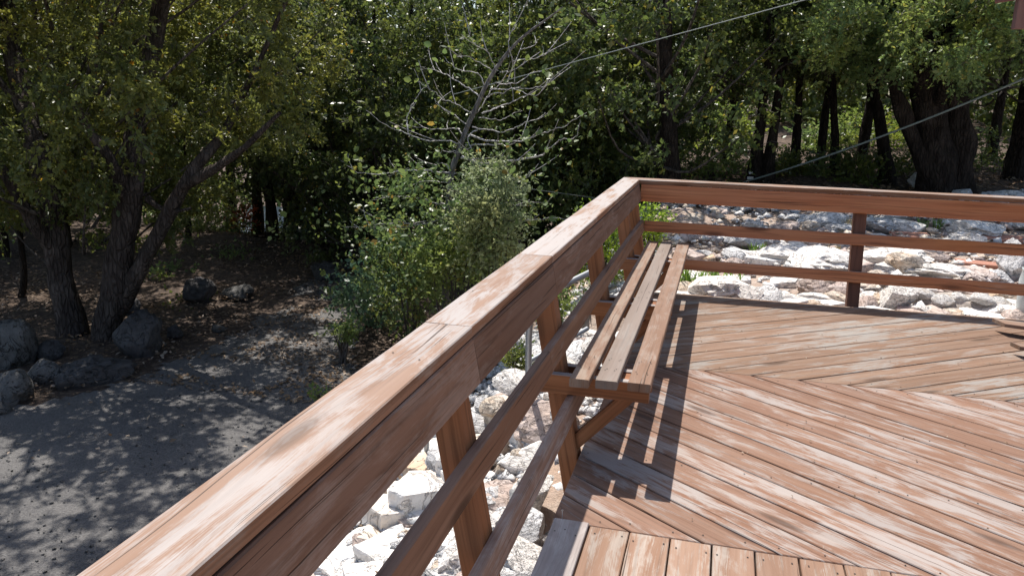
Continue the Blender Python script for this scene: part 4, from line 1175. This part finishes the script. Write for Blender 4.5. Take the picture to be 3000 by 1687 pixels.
FT += [
 (930, 12.6, .08, -.1, 'dark', 0, .95, 1.1, .75, 'dense tree with tangled twigs above the leafy bank'),
 (1060, 12.2, .08, .25, 'dark', 2, 1.05, 1.1, .1, 'dark dense tree just left of the leaning sapling'),
 (1230, 12.6, .08, -.15, 'mid', 0, 1.05, 1.1, -.1, 'dark green tree right behind the leaning sapling'),
 (1420, 12.6, .08, .2, 'mid', 1, 1.05, 1.1, -.1, 'dense dark tree behind the silvery juniper'),
 (1590, 12.8, .08, -.1, 'mid', 2, 1.0, 1.1, .0, 'green tree filling the space left of the railing corner'),
 (170, 11.6, .10, .1, 'dark', 1, 1.1, 1.1, .7, 'dark tree close behind the left oak stem'),
 (-20, 10.5, .09, .2, 'mid', 2, 1.0, 1.1, .7, 'green tree behind the pitted rocks cut by the left edge'),
 (1850, 15.5, .10, .1, 'dark', 0, 1.1, 1.15, .4, 'dark tree in the gap between the two trunks behind the corner'),
]
for (px, Y, r, bd, k, va, sx, sz, zl, lab) in FT: forest_tree(px, Y, r, bd, k, va, sx, sz, zl, lab)
tw = forest_tree(2205, 14.0, .105, .10, 'mid', 1, 1.0, 1.1, 1.55, 'twin dark trunk carrying two small white tags', twin=(.22, .10, .12))
for (px, py, wpx, hpx) in ((2200, 507, 10, 5), (2198, 522, 16, 6)):
    p = at_y(px, py, 13.80); s = 13.9 / F_PX
    mb = MB(); plank(mb, (p[0] - wpx * s / 2, p[1], p[2]), (p[0] + wpx * s / 2, p[1], p[2]), (0, 0, 1), hpx * s * 1.3, .012, ch=.002, jit=0)
    o = mb.build('tag', M['tag_white'], None); o.data.transform(Matrix.Translation(-tw.location)); o.parent = tw

# far wood: one mass of trunks' foliage closing the view
def far_wood():
    P = []; n = 0
    cs = []
    for i in range(3300):
        a = R_(random.uniform(-64, 34)); d = random.uniform(24.5, 34)
        x = math.sin(a) * d; y = math.cos(a) * d
        z = gz_flat(x, y) - (1.0 if x < -2 else 0) + .2 + abs(random.gauss(0, 1)) * 3.2
        gap = mn.noise(Vector((a * 9, z * .5, 3)))
        if z < 1.6 and gap > .22: continue
        cs.append((x, y, z))
    C = np.array(cs); Rr = rng.uniform(.5, 1.0, len(C))
    me, seg = crown_mesh('far_wood', C, Rr, (0, 60, 0), M['leaf_mid'], 8, 9, .8, .17, .6, droop=.2)
    tag(link(bpy.data.objects.new('far_wood', np_mesh('far_wood', me[0], me[1], M['leaf_mid']))), kind='stuff')
far_wood()

# sunlit yellow-green bushes glimpsed between trunks
def bush(px, py, Y, wpx, hpx, mat, label, size=.05, n=40, group=None, tw=9, lv=9, stem=True, name='bush', tl=.28, fold=False, aspect=.55, droop=.15, cat='bush', lumps=.35, hollow=.2, upb=.5):
    p = at_y(px, py, Y); dist = np.linalg.norm(p - CAM); rx = wpx / 2 / F_PX * dist; rz = hpx / 2 / F_PX * dist
    C = ellipsoid_clumps(n, rx * .85, rz * .85, 0, hollow, int(px + py), lumps); Rr = np.full(n, min(rx, rz) * .30)
    me, seg = crown_mesh('foliage', C, Rr, (0, 0, -rz * .3), M[mat], tw, lv, tl, size, aspect, fold, droop, upb)
    zb = gzf(p[0], p[1]) - p[2]; pths = []
    for i in range(min(10, n) if stem else 0):
        a = np.array([random.uniform(-.06, .06), random.uniform(-.06, .06), min(zb, -rz * .8)]); b = C[i]
        pths.append((smooth_path([a, (a + b) / 2 + rng.normal(0, .06 * rx, 3), b], 6), [.016, .005]))
    o = link(bpy.data.objects.new(name, leafy(name, me, wood_vf(seg, 6, .0035, pths), M[mat], M['twig']))); o.location = tuple(p)
    return tag(o, label, cat, group)
UB = 'undergrowth bushes of the wood'
bush(2130, 400, 19.0, 170, 200, 'leaf_yellow', 'bright yellow-green bush glowing left of the twin trunk', .08, 45, UB)
bush(2560, 400, 20.0, 260, 160, 'leaf_yellow', 'yellow-green bush glowing in the gap left of the massive trunks', .08, 45, UB)
bush(2420, 430, 19.5, 200, 160, 'leaf_light', 'light green bush in the gap behind the slim trunks', .08, 45, UB)
bush(2050, 500, 14.5, 260, 150, 'leaf_light', 'green bush above the far railing beside the thick dark trunk', .055, 60, UB)
bush(2300, 500, 15.2, 220, 120, 'leaf_mid', 'green undergrowth above the far railing right of the tags', .055, 50, UB)
bush(2480, 500, 14.6, 220, 110, 'leaf_mid', 'dark green undergrowth between slim trunks above the railing', .055, 50, UB)
bush(2640, 500, 15.5, 160, 110, 'leaf_mid', 'green undergrowth at the foot of the leaning trunk', .055, 40, UB)
bush(2920, 470, 17.0, 220, 170, 'leaf_mid', 'dim bush right of the massive trunks', .06, 50, UB)
bush(2150, 625, 12.6, 240, 50, 'leaf_light', 'low leafy bush seen under the top board of the far railing', .05, 45, UB)
bush(1850, 560, 13.0, 170, 190, 'leaf_dark', 'dark bush just behind the railing corner', .05, 50, UB)
bush(380, 790, 12.0, 190, 160, 'leaf_yellow', 'sunlit yellow-green bush right of the forked oak', .055, 60, UB)
bush(490, 830, 10.6, 170, 80, 'leaf_light', 'low bright green bush left of the dark boulder', .045, 50, UB)
bush(560, 920, 9.2, 200, 70, 'leaf_mid', 'low dark green plant in front of the dark boulder', .05, 40, UB)
bush(700, 790, 11.8, 150, 110, 'leaf_light', 'feathery light green bush on the bank under the pale wall', .04, 60, UB)
bush(600, 600, 15.5, 300, 240, 'leaf_light', 'light green thicket glowing behind the oak fork', .06, 70, UB)
bush(620, 700, 14.0, 240, 150, 'leaf_mid', 'green thicket left of the gap with the pale wall', .055, 60, UB)
bush(960, 690, 13.6, 200, 130, 'leaf_blue', 'bluish green glossy bush at the foot of the black trunk', .06, 55, UB)
bush(1090, 640, 13.0, 240, 200, 'leaf_blue', 'bluish green bush behind the lower sapling branches', .06, 60, UB)
bush(20, 880, 10.2, 120, 150, 'leaf_light', 'light green bush at the left edge above the pitted rock', .05, 45, UB)
bush(705, 640, 14.6, 50, 50, 'leaf_red', 'small clump of dead red leaves hanging by the pale wall', .05, 14, None, cat='dead leaves', name='dead_foliage', stem=False)
bush(1180, 780, 12.0, 170, 140, 'leaf_mid', 'dark bush low behind the cap rail below the sapling', .055, 50, UB)
bush(1090, 850, 8.8, 230, 200, 'leaf_blue', 'glossy green bush overhanging the dirt path', .055, 40, UB, lumps=.8)
bush(1200, 820, 8.2, 260, 230, 'leaf_sap', 'round-leaved bush pushing against the cap rail', .05, 50, UB, lumps=.8)
# canopy bushes nearer
# ---- silvery juniper and lime shrub near the railing
bush(1440, 640, 7.6, 150, 330, 'leaf_juniper', 'dense silvery green conical juniper beside the left railing', .034, 85, None, 13, 12, name='juniper_bush', tl=.28, cat='juniper', aspect=.5, lumps=.9, hollow=.0)
bush(1330, 745, 7.7, 190, 150, 'leaf_light', 'low loose green shrub left of the silvery conical one', .042, 42, None, 11, 9, name='shrub', tl=.30, cat='shrub', aspect=.6, lumps=.9, hollow=.0)
bush(1755, 735, 7.3, 210, 230, 'leaf_lime', 'lime green feathery shrub seen between the bench posts', .03, 60, None, 9, 9, name='shrub', tl=.2, cat='shrub')
bush(1900, 660, 8.0, 80, 130, 'leaf_lime', 'small lime green shrub right of the corner post', .03, 26, None, 9, 9, name='shrub', tl=.16, cat='shrub')
bush(1620, 860, 6.4, 120, 120, 'leaf_light', 'small green shrub under the bench posts on the bank', .03, 40, None, 8, 8, name='shrub', tl=.16, cat='shrub')
bush(1520, 1040, 5.6, 80, 60, 'leaf_mid', 'tiny green plant beside the handrail post', .028, 16, None, 8, 7, name='small_plant', tl=.1, cat='plant')
bush(1000, 960, 7.4, 80, 70, 'leaf_light', 'small leafy plant poking up beside the cap rail', .035, 16, None, 7, 6, name='small_plant', tl=.12, cat='plant')
bush(940, 1155, 6.0, 60, 40, 'leaf_light', 'tiny sprig beside the cap rail over the driveway', .035, 9, None, 6, 5, name='small_plant', tl=.1, cat='plant')

# ---- strap-leaved plants and grass tufts
def tuft(px, py, Y, wpx, hpx, n, width, mat, label, name, cat, group, spread=.7):
    p = ground_hit(px, py); p[2] -= .01; dist = np.linalg.norm(p - CAM); rx = wpx / 2 / F_PX * dist; h = hpx / F_PX * dist
    V = []; F = []
    for i in range(n):
        bx, by = random.uniform(-rx, rx) * .7, random.uniform(-.08, .08) * 1.2
        a = random.uniform(0, 6.28); lean = random.uniform(.1, spread) * h; hh = h * random.uniform(.6, 1.15)
        dx, dy = math.cos(a), math.sin(a); wx, wy = -dy * width, dx * width
        b0 = len(V)
        for k in range(5):
            t_ = k / 4; o_ = lean * t_ ** 2; ww = (1 - t_ ** 2.2) * (1 if k else .7)
            z = hh * t_ * (1 - .22 * t_ * spread)
            V.append((bx + dx * o_ - wx * ww, by + dy * o_ - wy * ww, z)); V.append((bx + dx * o_ + wx * ww, by + dy * o_ + wy * ww, z))
        for k in range(4): F.append((b0 + 2 * k, b0 + 2 * k + 1, b0 + 2 * k + 3, b0 + 2 * k + 2))
    o = link(bpy.data.objects.new(name, np_mesh(name, np.array(V), np.array(F), M[mat]))); o.location = tuple(p)
    tag(o, label, cat, group); return o
tuft(2042, 852, 7.3, 190, 92, 80, .011, 'blade', 'bright green strap leaves behind the large lumpy white rock', 'iris_clump', 'iris plant', 'iris clumps', .6)
tuft(2150, 838, 7.4, 50, 66, 20, .008, 'blade', 'thin strap leaves right of the large lumpy white rock', 'iris_clump', 'iris plant', 'iris clumps', .6)
tuft(2212, 748, 9.2, 60, 44, 40, .010, 'blade', 'shaded green strap leaves among bluish rocks', 'iris_clump', 'iris plant', 'iris clumps', .6)
tuft(2488, 680, 10.3, 44, 56, 34, .004, 'dry', 'dry yellow grass tuft left of the dark red post', 'grass_tuft', 'grass tuft', 'grass tufts in the rock garden')
tuft(2700, 668, 10.8, 30, 34, 22, .007, 'blade', 'small green strap tuft left under the top board', 'grass_tuft', 'grass tuft', 'grass tufts in the rock garden')
tuft(2748, 668, 10.7, 36, 36, 26, .007, 'blade', 'wider green strap tuft under the top board at right', 'grass_tuft', 'grass tuft', 'grass tufts in the rock garden')
tuft(2462, 690, 10.2, 40, 22, 24, .004, 'dry', 'low straw coloured tuft beside the grey rocks', 'grass_tuft', 'grass tuft', 'grass tufts in the rock garden')
tuft(2440, 735, 9.4, 50, 26, 26, .004, 'dry', 'straw coloured tuft on the bedrock mound', 'grass_tuft', 'grass tuft', 'grass tufts in the rock garden')

# ---- the forked oak on the left
def px_path(lst, Y0, n=24, dY=None):
    pts = [at_y(a, b, Y0 + (c[0] if c else 0)) for (a, b, *c) in lst]
    return smooth_path(pts, n)
OY = 7.4
ob = at_y(270, 1030, OY)
oak = empty('forked_oak', tuple(ob), 'large forked oak with dark rough trunks at left beside the driveway', 'tree')
paths = []
def add_limb(lst, r0, r1, flare=0):
    pts = px_path(lst, OY); q = np.linspace(0, 1, len(pts)); paths.append((pts, (r0 + (r1 - r0) * q) * (1 + flare * np.exp(-q * 9))))
add_limb([(232, 1075), (215, 960), (190, 850), (165, 740), (150, 600), (110, 430), (60, 250, .4), (20, 60, .6), (0, -200, .8)], .155, .085, .35)
add_limb([(318, 1055), (318, 960), (335, 880), (352, 760), (372, 640), (390, 520), (400, 360, .2), (430, 200, .4), (470, 40, .5), (500, -220, .7)], .18, .08, .35)
add_limb([(330, 930), (385, 830), (430, 750), (470, 670), (530, 560), (590, 470), (650, 400, .2), (700, 300, .4), (760, 180, .4), (840, 0, .5)], .105, .02)
add_limb([(372, 600), (330, 480, -.3), (260, 380, -.5), (200, 260, -.6)], .07, .03)
add_limb([(430, 580), (455, 600), (500, 620), (560, 610)], .04, .015)
add_limb([(540, 545), (620, 500, -.3), (720, 430, -.5), (820, 330, -.6)], .06, .02)
add_limb([(165, 740), (90, 640, -.3), (20, 520, -.4), (-60, 420, -.4)], .09, .04)
link(bpy.data.objects.new('trunk', trunk_mesh('trunk', paths, M['bark_oak'], ob, 16, .45)), oak)
# crown clumps over the region the foliage fills, at real depths round the trunks, plus an unseen overhang added for shade
oc = []; orr = []
rr = random.Random(5)
while len(oc) < 1000:
    x = rr.uniform(ob[0] - 3.6, ob[0] + 2.9); y = rr.uniform(ob[1] - 3.4, ob[1] + 3.0); z = rr.uniform(-.5, 4.1)
    e = ((x - ob[0] + .3) / 3.4) ** 2 + ((y - ob[1] + .1) / 3.3) ** 2 + ((z - 2.4) / 3.0) ** 2
    if e > 1: continue
    nz_ = mn.noise(Vector((x * 1.15, y * 1.15, z * 1.15)))
    if nz_ < -.08: continue
    # underside of the crown: high over the driveway, lower behind the trunks
    lo = .12 + .40 * max(0, ob[1] - y) if y < ob[1] + .4 else -.2
    if y < ob[1] - 1.6: lo = max(lo, 2.3)  # out-of-view clumps toward the camera, added to shade the driveway
    if x > ob[0] + 1.0: lo = max(lo, .6 + .22 * (x - ob[0]))
    if z < lo: continue
    oc.append((x - ob[0], y - ob[1], z - ob[2])); orr.append(rr.uniform(.10, .22))
me, seg = crown_mesh('crown', oc, orr, (0, .5, 3.5), M['leaf_oak'], 18, 16, .20, .043, .5, True, .3, .45)
pths = []
for i in range(0, len(oc), 20):
    b = np.array(oc[i]); a = b * np.array([.25, .25, .7]) + np.array([0, 0, -.2]); pths.append((smooth_path([a, (a + b) / 2 + rng.normal(0, .15, 3), b], 6), [.022, .006]))
link(bpy.data.objects.new('crown', leafy('crown', me, wood_vf(seg, 3, .0045, pths), M['leaf_oak'], M['twig'])), oak)
# slim leaning tree at the far left
p0 = at_y(45, 985, 8.6)
lt = empty('slim_tree', tuple(p0), 'slim dark leaning tree with a broken side branch at the left edge', 'tree')
pth = [(smooth_path([at_y(45, 1010, 8.6), at_y(52, 920, 8.6), at_y(70, 820, 8.6), at_y(60, 700, 8.6), at_y(40, 560, 8.7)], 20), np.linspace(.065, .03, 21)),
       (smooth_path([at_y(55, 960, 8.6), at_y(100, 930, 8.4), at_y(150, 905, 8.3)], 8), np.linspace(.035, .012, 9)),
       (smooth_path([at_y(50, 985, 8.6), at_y(95, 990, 8.3), at_y(150, 975, 8.2)], 8), np.linspace(.02, .006, 9))]
pth = [(a, np.interp(np.linspace(0, 1, len(a)), np.linspace(0, 1, len(b)), b)) for a, b in pth]
link(bpy.data.objects.new('trunk', trunk_mesh('trunk', pth, M['bark'], p0, 8, .2)), lt)
C = np.array([(random.gauss(0, .8), random.gauss(0, .7), random.uniform(1.6, 4.2)) for _ in range(60)]); me, seg = crown_mesh('crown', C, np.full(60, .3), (0, 0, 2), M['leaf_mid'], 9, 8, .35, .055)
link(bpy.data.objects.new('crown', leafy('crown', me, wood_vf(seg, 6, .005), M['leaf_mid'], M['twig'])), lt)

# ---- massive dark trunks on the right with bright foliage in front
BY = 13.3
bb = at_y(2770, 575, BY)
big = empty('massive_tree', tuple(bb), 'massive tree with merged dark trunks and sunlit light green foliage at right', 'tree')
paths = []
def add_big(lst, r0, r1, flare=.25):
    pts = [at_y(a, b, BY + (c[0] if c else 0)) for (a, b, *c) in lst]; pts = smooth_path(pts, 22); q = np.linspace(0, 1, len(pts)); paths.append((pts, (r0 + (r1 - r0) * q) * (1 + flare * np.exp(-q * 9))))
add_big([(2745, 590), (2742, 500), (2735, 380), (2715, 260), (2690, 120), (2670, -60)], .26, .17)
add_big([(2800, 590, .2), (2802, 480, .2), (2806, 380, .2), (2800, 270, .2), (2790, 140, .2), (2785, -80, .3)], .24, .17)
add_big([(2725, 520, -.1), (2690, 440, -.1), (2650, 340, -.1), (2620, 250, -.1), (2600, 120)], .13, .08, 0)
add_big([(2740, 330), (2775, 240, -.4), (2830, 120, -.6), (2900, 0, -.7)], .10, .05, 0)
link(bpy.data.objects.new('trunk', trunk_mesh('trunk', paths, M['bark'], bb, 14, .4)), big)
oc = []; orr = []
rr = random.Random(9)
while len(oc) < 260:
    px = rr.uniform(2380, 3120); py = rr.uniform(-230, 240); Y = rr.uniform(10.6, 14.6)
    nz_ = mn.noise(Vector((px * .009, py * .012, Y * .5)))
    if nz_ < -.02 or py > 240 - abs(px - 2640) * .22 + 90 * nz_: continue
    p = at_y(px, py, Y)
    oc.append(tuple(p - bb)); orr.append(rr.uniform(.11, .25))
me, seg = crown_mesh('crown', oc, orr, (0, 0, 3), M['leaf_light'], 18, 14, .22, .050, .5, False, .25, .5)
link(bpy.data.objects.new('crown', leafy('crown', me, wood_vf(seg, 5, .006), M['leaf_light'], M['twig'])), big)

# ---- leaning sapling with pale bare branches
SY = 8.0
sb = at_y(1312, 900, SY)
sap = empty('leaning_sapling', tuple(sb), 'young leaning tree with pale bare upswept branches behind the cap rail', 'tree')
def s2(x, y): return (900 + x / 2.07, y / 2.07)
trunk_px = [(1305, 930), (1305, 800), (1308, 680), (1313, 600), (1325, 500), (1345, 440), (1370, 370), (1397, 310), (1430, 240), (1468, 180), (1510, 130), (1555, 90), (1605, 55), (1650, 20)]
tp = smooth_path([at_y(a, b, SY) for a, b in trunk_px], 52); q = np.linspace(0, 1, len(tp))
tr_r = .036 * (1 - q) ** .8 + .005
tube_obj('trunk', [([p - sb for p in tp], tr_r)], M['bark_sap'], sap, 12, .12)
BR = [[(1040, 715), (1150, 720), (1260, 700), (1310, 670)], [(1000, 770), (1130, 800), (1280, 775), (1400, 720), (1440, 670)], [(975, 820), (1100, 850), (1280, 845), (1400, 800), (1520, 740), (1600, 680)],
      [(960, 880), (1100, 895), (1240, 870), (1330, 830), (1420, 780)], [(940, 950), (1060, 1000), (1200, 1000), (1400, 950), (1480, 915), (1580, 870), (1640, 820), (1670, 750)], [(930, 960), (1000, 975), (1070, 1010), (1250, 985)],
      [(1075, 600), (1200, 590), (1300, 565), (1450, 550), (1520, 480)], [(1060, 690), (1180, 650), (1320, 600), (1440, 570)], [(1110, 540), (1250, 545), (1400, 510), (1450, 460)], [(1140, 500), (1250, 495), (1380, 470), (1440, 440)],
      [(1170, 440), (1280, 440), (1350, 400)], [(1250, 370), (1380, 355), (1500, 310)], [(1290, 300), (1380, 260), (1420, 220)], [(1030, 790), (1010, 850), (980, 910), (890, 975)],
      [(1160, 430), (1100, 330), (1020, 260), (960, 160)], [(1120, 430), (1040, 380), (980, 350), (940, 310)], [(1085, 530), (1030, 460), (900, 430), (800, 360)], [(1050, 590), (960, 540), (850, 500), (700, 450)],
      [(1010, 690), (960, 640), (860, 600), (770, 570), (700, 490)], [(975, 760), (900, 700), (820, 680), (780, 620)], [(960, 820), (900, 775), (780, 770), (640, 760), (540, 720)], [(940, 890), (860, 850), (700, 850), (560, 830), (460, 790), (370, 680)],
      [(900, 920), (830, 920), (780, 950)], [(870, 1040), (820, 1010), (720, 1010), (600, 1050), (480, 1090)], [(870, 1050), (750, 1050), (600, 1075), (350, 1060), (220, 960)], [(860, 1110), (700, 1100), (470, 1150)],
      [(840, 1330), (700, 1340), (500, 1330), (420, 1340)], [(840, 1330), (860, 1360), (880, 1410)], [(1180, 1020), (1250, 1080), (1360, 1080)], [(860, 1190), (1100, 1190), (1350, 1200), (1500, 1195)], [(850, 1250), (700, 1230), (520, 1200), (330, 1220)],
      [(840, 1330), (640, 1390), (400, 1385), (200, 1400)], [(850, 1280), (1000, 1260), (1200, 1230), (1330, 1280)], [(845, 1390), (1100, 1360), (1330, 1320), (1560, 1310)], [(880, 1050), (1000, 1060), (1120, 1040), (1240, 1010)],
      [(1000, 720), (1060, 600), (1110, 520), (1150, 470), (1200, 400)], [(1220, 350), (1215, 250), (1240, 160)], [(620, 830), (620, 700), (640, 600), (680, 530)]]
sp_groups = []; tips = []
tpa = np.array(tp)
for bi, b in enumerate(BR):
    s = random.choice([-1, 1]) * random.uniform(.25, .8)
    L = sum(math.hypot(b[i + 1][0] - b[i][0], b[i + 1][1] - b[i][1]) for i in range(len(b) - 1)); acc = 0
    pts = []
    for i, (x, y) in enumerate(b):
        if i: acc += math.hypot(x - b[i - 1][0], y - b[i - 1][1])
        a, c_ = s2(x, y); pts.append(at_y(a, c_, SY + s * (acc / L) ** 1.2 * min(1, L / 500)))
    for i in range(1, len(pts)): pts[i] = pts[i] + rng.normal(0, .035, 3) * min(1, i / 2)
    sm = smooth_path(pts, 8 * len(pts))
    wob = np.cumsum(rng.normal(0, .0055, (len(sm), 3)), 0); sm = [p + w_ for p, w_ in zip(sm, wob - wob[0])]
    r0 = (.0032 + L / 2.07 * .000020) * random.uniform(.7, 1.25)
    sp_paths = [([p - sb for p in sm], np.linspace(r0, .0020, len(sm)))]; sp_groups.append(sp_paths)
    for u in np.linspace(.45, 1, int(3 + L / 110)): tips.append((sm[int(u * (len(sm) - 1))] - sb, sm[min(len(sm) - 1, int(u * (len(sm) - 1)) + 1)] - sm[max(0, int(u * (len(sm) - 1)) - 1)], u, b[-1]))
    # side twigs
    for u in np.arange(.35, .95, .16):
        if random.random() < .5:
            i0 = int(u * (len(sm) - 1)); d = sm[min(i0 + 2, len(sm) - 1)] - sm[i0]; d = d / (np.linalg.norm(d) + 1e-6)
            e = sm[i0] + (d * .7 + np.array([random.gauss(0, .35), random.gauss(0, .5), random.uniform(.1, .8)])) * random.uniform(.10, .42)
            md = (sm[i0] + e) / 2 + d * .02
            sp_paths.append(([p - sb for p in smooth_path([sm[i0], md, e], 5)], [.0045, .0022])); tips.append((e - sb, e - sm[i0], .9, b[-1]))
for grp in sp_groups:
    tube_obj('branch', [(a_, np.interp(np.linspace(0, 1, len(a_)), np.linspace(0, 1, len(r_)), r_)) for a_, r_ in grp], M['bark_grey'], sap, 6, 0)
LP = []; LD = []
for (p, d, u, end) in tips:
    low = end[1] > 700
    left = end[0] < 800
    nl = (8 if low and left else 5 if low else 1 if u < .95 else 3)
    for _ in range(nl):
        if random.random() < .85:
            LP.append(p + rng.normal(0, .03 if not low else .06, 3)); LD.append(np.array(d) / (np.linalg.norm(d) + 1e-6) * .6 + rng.normal(0, .6, 3))
for _ in range(330):                            # leafy lower part that hides the stem
    a_ = random.gauss(1255, 130); b_ = random.uniform(500, 860); Yc = SY + random.gauss(0, .45)
    if mn.noise(Vector((a_ * .012, b_ * .016, Yc))) < -.08: continue
    pc = at_y(a_, b_, Yc) - sb
    for _ in range(12): LP.append(pc + rng.normal(0, .085, 3)); LD.append(rng.normal(0, 1, 3) + [0, 0, .3])
V, F = leaf_quads(np.array(LP), np.array(LD), .048, .75, .5, True, .3)
link(bpy.data.objects.new('foliage', np_mesh('foliage', V, F, M['leaf_sap'])), sap)

# ------------------------------------------------------------------ cables
def cable(name_pts, r, mat, label, sag=0.0):
    a, b = [np.array(x) for x in name_pts]
    pts = [a + (b - a) * t_ + np.array([0, 0, -4 * sag * t_ * (1 - t_)]) for t_ in np.linspace(0, 1, 24)]
    c = (a + b) / 2
    o = tube_obj('cable', [(pts, [r] * 24)], M[mat], None, 6, 0, True, tuple(c)); tag(o, label, 'cable', 'cables strung through the trees'); return o
cable((at_y(1330, 277, 9.5), at_y(2640, -75, 8.6)), .0048, 'cable', 'grey cable slanting up across the middle of the trees')
cable((at_y(1440, 133, 13), at_y(2080, -46, 11)), .006, 'cable_dark', 'thin dark cable at the top above the sapling')
cable((at_y(2180, 534, 13.6), at_y(3150, 165, 12.0)), .0145, 'cable', 'thick pale cable rising from the twin trunk to the right edge', .10)
cable((at_y(1380, 530, 9.2), at_y(1800, 588, 10.0)), .004, 'cable_dark', 'thin wire running behind the corner of the cap rail')

# ------------------------------------------------------------------ eave of the house at the top right
p = at_y(2935, 8, 4.2)
ev = empty('house_eave', tuple(p), 'weathered red roof eave boards at the top right corner', 'roof eave')
def evb(a, b, wd, W, T, name):
    mb = MB(); plank(mb, np.array(a), np.array(b), wd, W, T, ch=.003); mb.build(name, M['eave'], ev)
evb((-.02, .05, .05), (.75, -.25, .17), (0, 0, 1), .10, .03, 'fascia_board')
evb((.085, .0, .10), (.085, .0, -.115), (1, 0, 0), .05, .05, 'rafter_tail')
evb((.13, .06, .14), (.13, -.02, -.10), (1, 0, 0), .028, .04, 'trim_board')
evb((-.05, .3, .14), (1.2, -.3, .26), (0, 1, .2), .6, .025, 'roof_board')

# ------------------------------------------------------------------ pale house glimpsed through the wood
p = at_y(705, 735, 19.5)
hs = empty('house', tuple(p), 'house with pale sunlit roof and a red brick pillar glimpsed low through the trees', 'house')
mb = MB(); plank(mb, np.array([-1.3, 1.2, -1.0]), np.array([3.5, 1.2, -1.0]), (0, 0, 1), 2.0, .2, jit=0); mb.build('wall', M['stucco'], hs)
mb = MB(); plank(mb, np.array([-.30, .1, -2.2]), np.array([-.30, .1, -.02]), (1, 0, 0), .42, .42, jit=.004); mb.build('pillar', M['brick_red'], hs)
mb = MB(); plank(mb, np.array([-.8, .9, .45]), np.array([3.6, .9, .45]), (0, 1, .62), 2.2, .1, jit=0); mb.build('roof', M['stucco'], hs)
